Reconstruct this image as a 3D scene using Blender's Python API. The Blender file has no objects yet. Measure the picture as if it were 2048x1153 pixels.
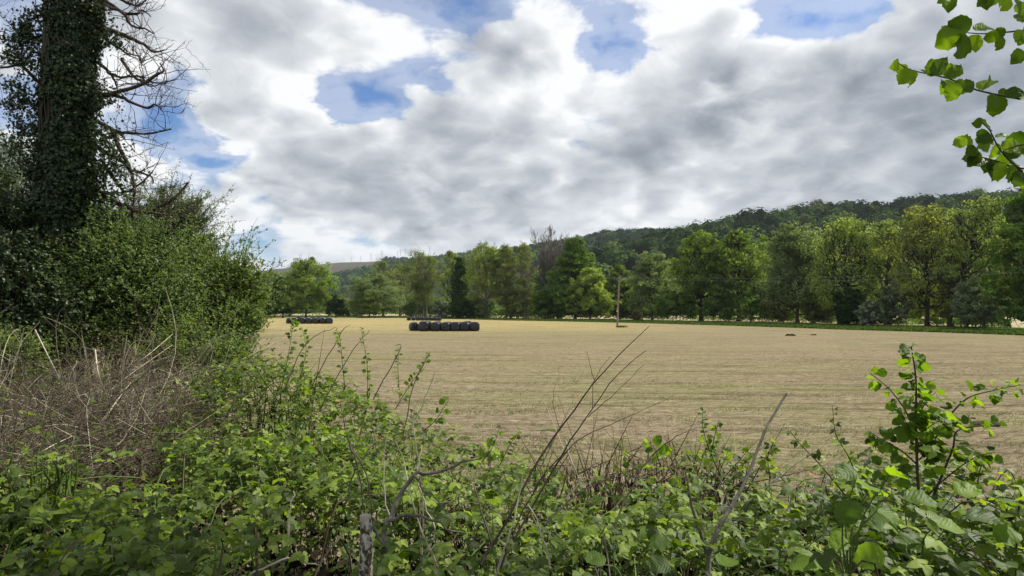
import bpy, math, random
import numpy as np
from mathutils import Vector, Matrix

S = bpy.context.scene
COL = S.collection
R = math.radians
F = 1365.0            # focal length in photograph pixels (2048 wide)
PITCH = math.atan(43.5 / F)
EYE = np.array([0.0, 0.0, 2.8])
SUN_AZ, SUN_EL = R(68), R(48)

# ------------------------------------------------------------------ camera
cam_data = bpy.data.cameras.new('camera')
cam = bpy.data.objects.new('camera', cam_data)
COL.objects.link(cam)
cam.location = EYE
cam.rotation_euler = (R(90) + PITCH, 0, 0)
cam_data.sensor_width = 36
cam_data.lens = 36 * F / 2048
cam_data.clip_start = 0.05
cam_data.clip_end = 30000
S.camera = cam

# ------------------------------------------------------------------ node helper
class NT:
    def __init__(self, tree):
        self.t = tree; tree.nodes.clear()
    def n(self, typ, **kw):
        nd = self.t.nodes.new(typ)
        for k, v in kw.items():
            setattr(nd, k, v)
        return nd
    def put(self, sock, v):
        if v is None: return
        if isinstance(v, bpy.types.NodeSocket): self.t.links.new(v, sock)
        else:
            if hasattr(sock, 'default_value'):
                try:
                    if len(sock.default_value) == 4 and len(v) == 3: v = (*v, 1)
                except TypeError: pass
                sock.default_value = v
    def m(self, op, a, b=None, c=None, clamp=False):
        nd = self.n('ShaderNodeMath', operation=op, use_clamp=clamp)
        self.put(nd.inputs[0], a); self.put(nd.inputs[1], b); self.put(nd.inputs[2], c)
        return nd.outputs[0]
    def vm(self, op, a, b=None, s=None):
        nd = self.n('ShaderNodeVectorMath', operation=op)
        self.put(nd.inputs[0], a); self.put(nd.inputs[1], b)
        if s is not None: self.put(nd.inputs['Scale'], s)
        return nd.outputs['Value'] if op in ('DOT_PRODUCT', 'LENGTH') else nd.outputs[0]
    def step(self, x, a, b, smooth=True):
        nd = self.n('ShaderNodeMapRange', interpolation_type='SMOOTHSTEP' if smooth else 'LINEAR')
        self.put(nd.inputs['Value'], x)
        nd.inputs['From Min'].default_value = a; nd.inputs['From Max'].default_value = b
        return nd.outputs[0]
    def mix(self, f, a, b, blend='MIX'):
        nd = self.n('ShaderNodeMix', data_type='RGBA', blend_type=blend)
        self.put(nd.inputs[0], f); self.put(nd.inputs[6], a); self.put(nd.inputs[7], b)
        return nd.outputs[2]
    def noise(self, v, scale, detail=4, rough=0.5, dist=0.0, dims='3D'):
        nd = self.n('ShaderNodeTexNoise', noise_dimensions=dims)
        self.put(nd.inputs['Vector'], v)
        nd.inputs['Scale'].default_value = scale; nd.inputs['Detail'].default_value = detail
        nd.inputs['Roughness'].default_value = rough; nd.inputs['Distortion'].default_value = dist
        return nd.outputs['Fac']
    def ramp(self, f, stops):
        nd = self.n('ShaderNodeValToRGB')
        cr = nd.color_ramp
        while len(cr.elements) < len(stops): cr.elements.new(0.5)
        for e, (p, c) in zip(cr.elements, stops):
            e.position = p; e.color = (*c, 1)
        self.put(nd.inputs[0], f)
        return nd.outputs[0]
    def scale_vec(self, v, s):
        nd = self.n('ShaderNodeMapping'); self.put(nd.inputs[0], v); nd.inputs['Scale'].default_value = s
        return nd.outputs[0]

# ------------------------------------------------------------------ sky: daylight with a broken layer of cumulus
world = bpy.data.worlds.new('World'); S.world = world; world.use_nodes = True
world.cycles.sampling_method = 'MANUAL'; world.cycles.sample_map_resolution = 256
def build_sky():
    T = NT(world.node_tree)
    out = T.n('ShaderNodeOutputWorld'); bg = T.n('ShaderNodeBackground')
    bg.inputs['Strength'].default_value = 0.077
    T.t.links.new(bg.outputs[0], out.inputs[0])
    sky = T.n('ShaderNodeTexSky', sky_type='NISHITA', sun_disc=False)
    sky.sun_elevation = SUN_EL; sky.sun_rotation = SUN_AZ
    sky.air_density = 1.0; sky.dust_density = 0.6; sky.ozone_density = 1.6
    tc = T.n('ShaderNodeTexCoord')
    d = tc.outputs['Generated']
    sp = T.n('ShaderNodeSeparateXYZ'); T.put(sp.inputs[0], d)
    x, y, z = sp.outputs
    zc = T.m('ADD', T.m('MAXIMUM', z, 0.0), 0.36)
    cb = T.n('ShaderNodeCombineXYZ')
    T.put(cb.inputs[0], T.m('DIVIDE', x, zc)); T.put(cb.inputs[1], T.m('DIVIDE', y, zc))
    P = cb.outputs[0]
    az = T.m('ARCTAN2', x, y); el = T.m('ARCSINE', z)
    def blob(px, py, wx, wy, amp):
        sc = 1.25 if amp < 0 and amp > -.3 else 1.0
        # a soft ellipse at a fixed bearing and height in the sky
        a0 = math.atan2(px - 1024, F); e0 = math.atan((620 - py) / F * math.cos(a0))
        u = T.m('DIVIDE', T.m('SUBTRACT', az, a0), wx * sc / F)
        v = T.m('DIVIDE', T.m('SUBTRACT', el, e0), wy * sc / F)
        r2 = T.m('ADD', T.m('MULTIPLY', u, u), T.m('MULTIPLY', v, v))
        return T.m('MULTIPLY', T.m('EXPONENT', T.m('MULTIPLY', r2, -1.0)), amp)
    def total(lst, start):
        acc = start
        for b in lst: acc = T.m('ADD', acc, blob(*b))
        return acc
    off1 = T.vm('ADD', P, (3.7, 1.3, 0.0))
    warp = T.n('ShaderNodeTexNoise'); T.put(warp.inputs['Vector'], off1)
    warp.inputs['Scale'].default_value = 4.5; warp.inputs['Detail'].default_value = 6
    wv = T.vm('SUBTRACT', warp.outputs['Color'], (0.5, 0.5, 0.5))
    ws = T.n('ShaderNodeSeparateXYZ'); T.put(ws.inputs[0], wv)
    # the outlines of gaps and lit heads are broken up by the same turbulence
    az = T.m('ADD', az, T.m('MULTIPLY', ws.outputs[0], 0.34)); el = T.m('ADD', el, T.m('MULTIPLY', ws.outputs[1], 0.22))
    PW = T.vm('ADD', off1, T.vm('SCALE', wv, s=0.15))
    def vor(vec, sc):
        nd = T.n('ShaderNodeTexVoronoi', feature='F1'); T.put(nd.inputs['Vector'], vec)
        nd.inputs['Scale'].default_value = sc
        return T.m('SUBTRACT', 1.0, nd.outputs['Distance'])
    def dens(vec, det):
        a = T.m('MULTIPLY', T.noise(vec, 2.1, det, 0.63), 0.72)
        return T.m('ADD', T.m('ADD', a, T.m('MULTIPLY', vor(vec, 4.4), 0.22)), T.m('MULTIPLY', vor(vec, 11.0), 0.09))
    D = dens(PW, 10)
    sx, sy = math.sin(SUN_AZ), math.cos(SUN_AZ)
    L1 = dens(PW, 3)
    D2 = dens(T.vm('ADD', PW, (sx * 0.05, sy * 0.05 - 0.02, 0.02)), 3)
    bias = total(BLUE_GAPS, 0.052)
    Db = T.m('ADD', D, bias)
    cover = T.step(Db, 0.408, 0.520)
    rim = T.m('ADD', T.m('MULTIPLY', T.m('SUBTRACT', L1, D2), 2.9), T.m('MULTIPLY', T.m('SUBTRACT', D, L1), 3.4))
    thick = T.step(Db, 0.47, 0.72, False)
    tone = T.m('SUBTRACT', 0.90, T.m('MULTIPLY', thick, 0.34))
    tone = T.m('ADD', tone, rim)
    tone = T.m('ADD', tone, total(CLOUD_TONES, 0.0))
    tone = T.m('ADD', tone, T.m('MULTIPLY', T.m('SUBTRACT', T.noise(PW, 1.15, 3, 0.5), 0.47), 0.75))
    col = T.ramp(tone, [(0.0, (0.17, 0.195, 0.24)), (0.30, (0.30, 0.335, 0.385)), (0.55, (0.47, 0.50, 0.55)),
                        (0.80, (0.69, 0.72, 0.75)), (1.0, (0.95, 0.96, 0.97))])
    # milky veil close to the horizon
    veil = T.m('MULTIPLY', T.m('EXPONENT', T.m('MULTIPLY', T.m('MAXIMUM', el, 0.0), -13.0)), 0.55)
    col = T.mix(veil, col, (0.68, 0.74, 0.80))
    blue = T.vm('MULTIPLY', sky.outputs[0], (0.62, 0.88, 1.22))
    blue10 = T.mix(veil, blue, (5.8, 6.9, 8.2))
    # thin cirrus-like wisps inside the gaps
    wisp = T.m('MULTIPLY', T.step(Db, 0.30, 0.42), 0.38)
    fac = T.m('MAXIMUM', cover, wisp)
    fin = T.mix(fac, blue10, T.vm('SCALE', col, s=10.0))
    below = T.step(z, -0.03, 0.0)
    fin = T.mix(below, (1.6, 1.7, 1.5), fin)
    T.put(bg.inputs['Color'], fin)
# (px, py, half width, half height, amount), bearings measured from the photograph
BLUE_GAPS = [(690, 195, 70, 50, -0.125), (850, 155, 120, 34, -0.11), (965, 190, 60, 46, -0.12), (760, 225, 90, 25, -0.10),
             (1265, 30, 100, 60, -0.145), (1640, 50, 110, 48, -0.14), (1580, 15, 60, 25, -0.10), (1150, -60, 160, 60, -0.12),
             (15, 130, 60, 200, -0.20), (330, 290, 45, 30, -0.16), (420, 335, 60, 18, -0.13), (1000, 10, 70, 30, -0.10), (1410, 300, 40, 16, -0.09),
             (490, 495, 45, 12, -0.12), (250, 230, 60, 60, -0.06), (760, -10, 120, 30, -0.08),
             (1450, 200, 260, 140, 0.08), (560, 250, 160, 130, 0.05), (900, 330, 400, 90, 0.09), (1750, 300, 350, 120, 0.10),
             (450, 80, 200, 90, 0.07), (1080, 120, 120, 90, 0.08), (1500, 420, 600, 60, 0.08), (1950, 120, 160, 120, 0.08)]
CLOUD_TONES = [(1480, 70, 210, 60, 0.12), (1290, 150, 90, 70, 0.12), (1100, 90, 90, 60, 0.16), (1800, 110, 90, 50, 0.12), (800, 40, 170, 40, 0.14),
               (470, 180, 160, 120, 0.06), (1700, 300, 360, 60, -0.13), (1150, 330, 200, 50, -0.14), (620, 300, 120, 50, -0.08),
               (1400, 200, 160, 40, -0.03), (960, 270, 110, 40, 0.02), (520, 400, 120, 16, -0.16), (380, 360, 90, 30, 0.14), (900, 395, 380, 35, -0.10),
               (960, 450, 260, 12, -0.10), (560, 460, 90, 14, 0.12), (1560, 400, 200, 22, 0.18), (1500, 370, 200, 14, 0.05),
               (640, 20, 60, 40, -0.1), (330, 60, 120, 90, 0.04), (1900, 200, 130, 60, -0.08), (1750, 395, 150, 12, -0.12)]
build_sky()

sd = bpy.data.lights.new('sun', 'SUN'); sd.energy = 5.0; sd.angle = R(0.6); sd.color = (1.0, 0.955, 0.88)
sun = bpy.data.objects.new('sun', sd); COL.objects.link(sun)
sdir = Vector((math.sin(SUN_AZ) * math.cos(SUN_EL), math.cos(SUN_AZ) * math.cos(SUN_EL), math.sin(SUN_EL)))
sun.rotation_euler = sdir.to_track_quat('Z', 'Y').to_euler()
sun.location = (40, 40, 60)

vs = S.view_settings
vs.view_transform = 'Standard'; vs.look = 'None'; vs.gamma = 1; vs.exposure = 0.44
vs.use_curve_mapping = False
S.cycles.max_bounces = 6; S.cycles.diffuse_bounces = 2; S.cycles.transmission_bounces = 3; S.cycles.glossy_bounces = 2
S.cycles.volume_bounces = 0; S.cycles.use_denoising = True; S.cycles.sample_clamp_indirect = 4
S.render.resolution_x, S.render.resolution_y = 1024, 576

# ------------------------------------------------------------------ places measured from the photograph
CP, SP = math.cos(PITCH), math.sin(PITCH)
def at(px, py, Y):
    """world point at distance Y (metres ahead) seen at photograph pixel px, py"""
    u = (px - 1024) / F; v = (576.5 - py) / F
    dy = CP - v * SP; dz = SP + v * CP
    return np.array([u / dy * Y, Y, EYE[2] + dz / dy * Y])
def on_ground(px, Y, z=0.0):
    return np.array([(px - 1024) / F * Y * 1.0, Y, z])
def unit(v):
    return v / np.maximum(np.linalg.norm(v, axis=-1, keepdims=True), 1e-9)
def sstep(x, a, b):
    t = np.clip((x - a) / (b - a), 0, 1); return t * t * (3 - 2 * t)

# ------------------------------------------------------------------ materials
MATS = {}
def new_mat(name):
    m = bpy.data.materials.new(name); m.use_nodes = True; MATS[name] = m
    return m, NT(m.node_tree)
def bark_mat(name, c1, c2, rough=0.9, lo=0.3, hi=0.7, scale=6.0, stretch=(1, 1, 0.25), bump=0.4, spec=0.2):
    m, T = new_mat(name)
    out = T.n('ShaderNodeOutputMaterial'); p = T.n('ShaderNodeBsdfPrincipled')
    T.t.links.new(p.outputs[0], out.inputs[0])
    tc = T.n('ShaderNodeTexCoord')
    v = T.scale_vec(tc.outputs['Object'], stretch)
    n = T.noise(v, scale, 6, 0.65, 0.4)
    T.put(p.inputs['Base Color'], T.ramp(n, [(lo, c1), (hi, c2)]))
    p.inputs['Roughness'].default_value = rough; p.inputs['Specular IOR Level'].default_value = spec
    b = T.n('ShaderNodeBump'); b.inputs['Strength'].default_value = bump; b.inputs['Distance'].default_value = 0.02
    T.put(b.inputs['Height'], n); T.put(p.inputs['Normal'], b.outputs[0])
    return m
def leaf_mat(name, dark, mid, light, trans=0.4, tcol=None, gloss=0.0, rough=0.45, veins=False, single=False, odd=None):
    """leaf tissue: colour varies leaf by leaf; light passes through it"""
    m, T = new_mat(name)
    out = T.n('ShaderNodeOutputMaterial')
    if single:
        oi = T.n('ShaderNodeObjectInfo'); f = oi.outputs['Random']
    else:
        at_ = T.n('ShaderNodeAttribute', attribute_name='tint'); f = at_.outputs['Fac']
    stops = [(0.0, dark), (0.5, mid), (1.0 if odd is None else 0.93, light)]
    if odd is not None: stops.append((0.985, odd))
    col = T.ramp(f, stops)
    tc = T.vm('MULTIPLY', col, tcol or (1.6, 1.75, 0.7))
    if veins:
        uv = T.n('ShaderNodeUVMap'); sp = T.n('ShaderNodeSeparateXYZ'); T.put(sp.inputs[0], uv.outputs[0])
        au = T.m('ABSOLUTE', sp.outputs[0])
        ph = T.m('SUBTRACT', sp.outputs[1], T.m('MULTIPLY', au, 0.75))
        w = T.m('ABSOLUTE', T.m('SINE', T.m('MULTIPLY', ph, 24.0)))
        vein = T.m('MAXIMUM', T.step(w, 0.25, 0.0), T.step(au, 0.045, 0.01))
        col = T.mix(T.m('MULTIPLY', vein, 0.14), col, T.vm('MULTIPLY', col, (1.7, 1.6, 1.5)))
        tc = T.mix(T.m('MULTIPLY', vein, 0.30), tc, T.vm('MULTIPLY', tc, (0.55, 0.55, 0.5)))
        geo = T.n('ShaderNodeTexCoord')
        b = T.n('ShaderNodeBump'); b.inputs['Strength'].default_value = 0.22; b.inputs['Distance'].default_value = 0.003
        T.put(b.inputs['Height'], T.m('ADD', T.m('MULTIPLY', w, 1.0), T.noise(geo.outputs['Object'], 30, 2)))
    if gloss:
        p = T.n('ShaderNodeBsdfPrincipled'); T.put(p.inputs['Base Color'], col)
        p.inputs['Roughness'].default_value = rough; p.inputs['Specular IOR Level'].default_value = gloss
        if veins: T.put(p.inputs['Normal'], b.outputs[0])
    else:
        p = T.n('ShaderNodeBsdfDiffuse'); T.put(p.inputs['Color'], col)
    t = T.n('ShaderNodeBsdfTranslucent'); T.put(t.inputs['Color'], tc)
    mx = T.n('ShaderNodeMixShader'); mx.inputs[0].default_value = trans
    T.t.links.new(p.outputs[0], mx.inputs[1]); T.t.links.new(t.outputs[0], mx.inputs[2])
    T.t.links.new(mx.outputs[0], out.inputs[0])
    return m

# far trees
leaf_mat('oak_leaf', (0.087, 0.126, 0.035), (0.166, 0.228, 0.055), (0.278, 0.349, 0.084), 0.50)
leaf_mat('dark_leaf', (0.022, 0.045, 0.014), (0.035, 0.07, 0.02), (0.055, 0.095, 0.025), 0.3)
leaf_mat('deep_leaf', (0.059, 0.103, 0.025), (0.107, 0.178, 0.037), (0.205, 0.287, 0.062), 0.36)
leaf_mat('willow_leaf', (0.115, 0.151, 0.064), (0.197, 0.249, 0.105), (0.319, 0.383, 0.169), 0.50, (1.3, 1.4, 0.8))
leaf_mat('olive_leaf', (0.115, 0.148, 0.045), (0.191, 0.238, 0.067), (0.293, 0.348, 0.098), 0.50, (1.4, 1.4, 0.7))
leaf_mat('gold_leaf', (0.146, 0.180, 0.061), (0.249, 0.303, 0.094), (0.383, 0.440, 0.138), 0.50, (1.35, 1.5, 0.6))
leaf_mat('lime_leaf', (0.154, 0.209, 0.052), (0.267, 0.342, 0.076), (0.422, 0.498, 0.132), 0.50, (1.4, 1.4, 0.6))
leaf_mat('rust_leaf', (0.128, 0.154, 0.050), (0.219, 0.254, 0.077), (0.326, 0.371, 0.109), 0.50, (1.4, 1.4, 0.6))
leaf_mat('blossom', (0.09, 0.13, 0.05), (0.15, 0.19, 0.09), (0.50, 0.52, 0.44), 0.3, (1.1, 1.1, 1.0))
leaf_mat('silver_leaf', (0.115, 0.151, 0.074), (0.186, 0.232, 0.121), (0.319, 0.370, 0.218), 0.35, (1.2, 1.25, 0.9))
leaf_mat('dull_shrub', (0.07, 0.075, 0.035), (0.11, 0.10, 0.05), (0.14, 0.13, 0.06), 0.3)
leaf_mat('hill_leaf', (0.010, 0.020, 0.008), (0.031, 0.055, 0.019), (0.122, 0.178, 0.053), 0.15)
leaf_mat('far_hill_leaf', (0.03, 0.06, 0.028), (0.045, 0.085, 0.03), (0.07, 0.12, 0.04), 0.15)
leaf_mat('spruce_leaf', (0.018, 0.03, 0.02), (0.026, 0.042, 0.026), (0.035, 0.052, 0.03), 0.05)
# near leaves
leaf_mat('bramble_leaf', (0.026, 0.042, 0.006), (0.086, 0.134, 0.017), (0.220, 0.291, 0.040), 0.30, (3.0, 3.2, 0.55), 0.20, 0.46, True, False, (0.30, 0.17, 0.03))
leaf_mat('bramble_leaf_single', (0.029, 0.048, 0.006), (0.090, 0.137, 0.017), (0.220, 0.291, 0.040), 0.30, (3.0, 3.2, 0.55), 0.20, 0.46, True, True)
leaf_mat('nettle_leaf', (0.029, 0.052, 0.007), (0.081, 0.134, 0.017), (0.196, 0.273, 0.040), 0.36, (1.8, 2.0, 0.6), 0.2, 0.6, True, True)
leaf_mat('hazel_leaf', (0.037, 0.074, 0.009), (0.091, 0.159, 0.017), (0.180, 0.276, 0.026), 0.46, (2.3, 2.3, 0.5), 0.2, 0.5, True, True)
leaf_mat('hazel_leaf_many', (0.030, 0.051, 0.010), (0.072, 0.110, 0.019), (0.143, 0.192, 0.029), 0.46, (2.2, 2.3, 0.55), 0.3, 0.5)
leaf_mat('ivy_leaf', (0.020, 0.036, 0.014), (0.034, 0.056, 0.020), (0.075, 0.09, 0.03), 0.14, (1.6, 1.7, 0.6), 0.28, 0.42)
leaf_mat('hawthorn_leaf', (0.084, 0.120, 0.036), (0.144, 0.199, 0.057), (0.227, 0.286, 0.083), 0.42, (1.7, 1.8, 0.65), 0.15, 0.5)
leaf_mat('sallow_leaf', (0.057, 0.082, 0.033), (0.122, 0.167, 0.068), (0.199, 0.247, 0.119), 0.40, (1.5, 1.6, 0.8), 0.3, 0.5)
leaf_mat('elder_leaf', (0.076, 0.114, 0.039), (0.129, 0.180, 0.057), (0.190, 0.247, 0.083), 0.38, (1.6, 1.8, 0.7), 0.25, 0.5)
leaf_mat('grass_blade', (0.055, 0.09, 0.022), (0.09, 0.14, 0.032), (0.15, 0.19, 0.06), 0.4)
leaf_mat('verge_blade', (0.035, 0.06, 0.016), (0.06, 0.10, 0.024), (0.11, 0.15, 0.045), 0.3)
leaf_mat('hay_strand', (0.10, 0.075, 0.05), (0.23, 0.18, 0.12), (0.38, 0.31, 0.215), 0.1, (1, 1, 1))
leaf_mat('litter_shade', (0.010, 0.009, 0.006), (0.022, 0.018, 0.012), (0.06, 0.045, 0.03), 0.1, (1, 1, 1))  # shade of the bramble interior put into the colour; field mounds share it
bark_mat('bark', (0.035, 0.028, 0.022), (0.11, 0.095, 0.075))
bark_mat('pale_bark', (0.10, 0.085, 0.06), (0.24, 0.21, 0.16))
bark_mat('grey_twig', (0.07, 0.062, 0.050), (0.20, 0.18, 0.15), scale=30)
bark_mat('dark_bark', (0.02, 0.016, 0.013), (0.055, 0.045, 0.036))
bark_mat('dead_stem', (0.065, 0.056, 0.038), (0.19, 0.162, 0.112), scale=12)
bark_mat('straw_stem', (0.34, 0.29, 0.20), (0.58, 0.52, 0.40), scale=14)
bark_mat('rust_stem', (0.05, 0.032, 0.022), (0.12, 0.08, 0.05), scale=12)
bark_mat('green_stem', (0.07, 0.11, 0.03), (0.12, 0.17, 0.05), scale=12)
bark_mat('dark_twig', (0.035, 0.025, 0.02), (0.09, 0.07, 0.055), scale=14)
bark_mat('pole_wood', (0.15, 0.125, 0.095), (0.28, 0.24, 0.19), scale=5, stretch=(3, 3, 0.3))
bark_mat('fence_wood', (0.07, 0.055, 0.045), (0.13, 0.11, 0.09))
bark_mat('stone_soil', (0.03, 0.024, 0.018), (0.09, 0.07, 0.05), scale=20)
bark_mat('birch', (0.07, 0.055, 0.03), (0.55, 0.52, 0.45), lo=0.44, hi=0.56, scale=55, stretch=(1, 1, .8), bump=0.7)
bark_mat('cut_wood', (0.22, 0.19, 0.15), (0.42, 0.38, 0.32), scale=20)
def plain(name, col, rough=0.5, metal=0.0, spec=0.5):
    m, T = new_mat(name)
    out = T.n('ShaderNodeOutputMaterial'); p = T.n('ShaderNodeBsdfPrincipled')
    T.t.links.new(p.outputs[0], out.inputs[0])
    tc = T.n('ShaderNodeTexCoord'); n = T.noise(tc.outputs['Object'], 8, 4)
    T.put(p.inputs['Base Color'], T.mix(n, tuple(c * 0.7 for c in col), tuple(c * 1.3 for c in col)))
    p.inputs['Roughness'].default_value = rough; p.inputs['Metallic'].default_value = metal
    p.inputs['Specular IOR Level'].default_value = spec
    return m
plain('ceramic', (0.25, 0.22, 0.20), 0.3)
plain('galvanised', (0.30, 0.31, 0.33), 0.45, 0.6)
plain('pylon_steel', (0.34, 0.37, 0.40), 0.6, 0.0)
plain('wire', (0.16, 0.19, 0.17), 0.5, 0.0)
plain('plate_yellow', (0.62, 0.42, 0.05), 0.5)
def bale_mat():
    m, T = new_mat('bale_film')
    out = T.n('ShaderNodeOutputMaterial'); p = T.n('ShaderNodeBsdfPrincipled')
    T.t.links.new(p.outputs[0], out.inputs[0])
    tc = T.n('ShaderNodeTexCoord')
    n = T.noise(T.scale_vec(tc.outputs['Object'], (1, 5, 1)), 3.2, 6, 0.6, 1.2)
    n2 = T.noise(tc.outputs['Object'], 2.0, 5, 0.6)
    T.put(p.inputs['Base Color'], T.ramp(n2, [(0.35, (0.005, 0.0055, 0.008)), (0.75, (0.014, 0.014, 0.018))]))
    p.inputs['Roughness'].default_value = 0.2; p.inputs['Specular IOR Level'].default_value = 0.5
    b = T.n('ShaderNodeBump'); b.inputs['Strength'].default_value = 0.5; b.inputs['Distance'].default_value = 0.06
    T.put(b.inputs['Height'], n); T.put(p.inputs['Normal'], b.outputs[0])
bale_mat()

def ground_mats():
    # mown field: straw swath lines running across the view, greener where the grass comes again
    m, T = new_mat('mown_field')
    out = T.n('ShaderNodeOutputMaterial'); p = T.n('ShaderNodeBsdfDiffuse')
    T.t.links.new(p.outputs[0], out.inputs[0])
    geo = T.n('ShaderNodeNewGeometry'); v = geo.outputs['Position']
    rot = T.n('ShaderNodeMapping'); T.put(rot.inputs[0], v); rot.inputs['Rotation'].default_value = (0, 0, R(4))
    vr = rot.outputs[0]
    rows = T.noise(T.scale_vec(vr, (0.10, 1.3, 1)), 0.9, 8, 0.68, 0.5)
    tuft = T.noise(T.scale_vec(vr, (1.2, 3.0, 1)), 2.2, 8, 0.68, 0.8)
    big = T.noise(T.scale_vec(vr, (0.5, 1.0, 1)), 0.05, 4, 0.6, 0.6)
    patch = T.noise(T.scale_vec(vr, (0.35, 1.5, 1)), 0.22, 6, 0.65, 1.0)
    straw = T.ramp(tuft, [(0.28, (0.066, 0.054, 0.032)), (0.46, (0.200, 0.164, 0.102)), (0.66, (0.345, 0.288, 0.190))])
    sep = T.n('ShaderNodeSeparateXYZ'); T.put(sep.inputs[0], v)
    # the far strip is a paler gold
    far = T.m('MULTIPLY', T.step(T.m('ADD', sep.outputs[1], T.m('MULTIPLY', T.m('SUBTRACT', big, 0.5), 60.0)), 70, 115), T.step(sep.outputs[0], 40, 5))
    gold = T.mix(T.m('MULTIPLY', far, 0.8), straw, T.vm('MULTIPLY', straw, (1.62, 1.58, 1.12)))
    g = T.m('MULTIPLY', T.step(T.m('ADD', T.m('MULTIPLY', patch, 0.6), T.m('MULTIPLY', big, 0.4)), 0.43, 0.62), 0.62)
    g = T.m('MULTIPLY', g, T.step(tuft, 0.72, 0.40))
    col = T.mix(g, gold, (0.19, 0.205, 0.07))
    col = T.mix(T.m('MULTIPLY', T.m('MULTIPLY', T.step(rows, 0.52, 0.38), T.step(patch, 0.32, 0.55)), 0.72), col, (0.105, 0.082, 0.05))  # dark lines along the rows stand for shade the bump doesn't show
    rows2 = T.noise(T.scale_vec(vr, (0.30, 3.2, 1)), 1.6, 6, 0.7, 0.6)  # finer rows: relief contrast put into colour, as the high sun flattens the bump
    col = T.mix(T.m('MULTIPLY', T.step(rows2, 0.46, 0.34), 0.7), col, (0.09, 0.07, 0.042))
    col = T.mix(T.m('MULTIPLY', T.step(rows2, 0.56, 0.70), 0.5), col, (0.46, 0.38, 0.25))
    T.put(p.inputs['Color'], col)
    b = T.n('ShaderNodeBump'); b.inputs['Strength'].default_value = 1.0; b.inputs['Distance'].default_value = 0.16
    T.put(b.inputs['Height'], T.m('ADD', T.m('MULTIPLY', rows, 0.7), T.m('MULTIPLY', tuft, 0.7)))
    T.put(p.inputs['Normal'], b.outputs[0])
    # rough grass
    def soil(name, stops, sc=1.2, bump=0.08):
        m, T = new_mat(name)
        out = T.n('ShaderNodeOutputMaterial'); p = T.n('ShaderNodeBsdfDiffuse')
        T.t.links.new(p.outputs[0], out.inputs[0])
        geo = T.n('ShaderNodeNewGeometry'); v = geo.outputs['Position']
        n = T.noise(v, sc, 8, 0.7, 0.6)
        T.put(p.inputs['Color'], T.ramp(n, stops))
        b = T.n('ShaderNodeBump'); b.inputs['Strength'].default_value = 0.8; b.inputs['Distance'].default_value = bump
        T.put(b.inputs['Height'], n); T.put(p.inputs['Normal'], b.outputs[0])
    soil('rough_grass', [(0.3, (0.03, 0.05, 0.014)), (0.55, (0.055, 0.085, 0.022)), (0.75, (0.10, 0.125, 0.04))])
    soil('far_pasture', [(0.3, (0.28, 0.24, 0.14)), (0.7, (0.42, 0.36, 0.22))], 0.5)
    soil('shade_bank_soil', [(0.3, (0.010, 0.009, 0.006)), (0.7, (0.03, 0.024, 0.016))], 6, 0.03)  # bank darkened to stand for shade under the brambles
    soil('wood_floor', [(0.3, (0.02, 0.028, 0.012)), (0.7, (0.04, 0.055, 0.02))], 0.08, 2)
    soil('moor', [(0.32, (0.05, 0.055, 0.032)), (0.5, (0.085, 0.072, 0.055)), (0.62, (0.06, 0.08, 0.036)), (0.75, (0.12, 0.10, 0.08))], 0.006, 10)
ground_mats()

# ------------------------------------------------------------------ mesh building
class MB:
    def __init__(self):
        self.v = []; self.f = []; self.t = []; self.uv = []; self.nv = 0
    def add(self, verts, faces, tint=0.5, uv=None):
        """faces: int array (n, 3) or (n, 4)"""
        verts = np.asarray(verts, float).reshape(-1, 3); faces = np.asarray(faces, int)
        self.v.append(verts); self.f.append(faces + self.nv)
        self.t.append(np.broadcast_to(np.asarray(tint, float), (len(verts),)))
        self.uv.append(np.zeros((len(verts), 2)) if uv is None else uv)
        self.nv += len(verts)
    def mesh(self, name, material, smooth=False):
        me = bpy.data.meshes.new(name)
        V = np.concatenate(self.v) if self.v else np.zeros((0, 3))
        me.vertices.add(len(V)); me.vertices.foreach_set('co', V.astype(np.float32).ravel())
        idx = np.concatenate([f.ravel() for f in self.f]) if self.f else np.zeros(0, int)
        cnt = np.concatenate([np.full(len(f), f.shape[1]) for f in self.f]) if self.f else np.zeros(0, int)
        me.loops.add(len(idx)); me.loops.foreach_set('vertex_index', idx.astype(np.int32))
        me.polygons.add(len(cnt))
        st = np.concatenate([[0], np.cumsum(cnt)[:-1]]) if len(cnt) else cnt
        me.polygons.foreach_set('loop_start', st.astype(np.int32))
        if smooth: me.polygons.foreach_set('use_smooth', np.ones(len(cnt), bool))
        a = me.attributes.new('tint', 'FLOAT', 'POINT'); a.data.foreach_set('value', np.concatenate(self.t).astype(np.float32))
        UV = np.concatenate(self.uv)
        if np.any(UV):
            ul = me.uv_layers.new(name='UVMap'); ul.data.foreach_set('uv', UV[idx].astype(np.float32).ravel())
        me.update(calc_edges=True)
        me.materials.append(MATS[material])
        return me
def obj(name, me, parent=None, kind=None, loc=None):
    o = bpy.data.objects.new(name, me); COL.objects.link(o)
    if parent is not None: o.parent = parent
    if kind: o['kind'] = kind
    if loc is not None: o.location = loc
    return o
def thing(name, label, cat, loc=(0, 0, 0), group=None, me=None):
    o = bpy.data.objects.new(name, me); COL.objects.link(o); o.location = loc
    o['label'] = label; o['category'] = cat
    if group: o['group'] = group
    return o
def local(mb, base):
    for i in range(len(mb.v)): mb.v[i] = mb.v[i] - np.asarray(base)
    return mb

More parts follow.
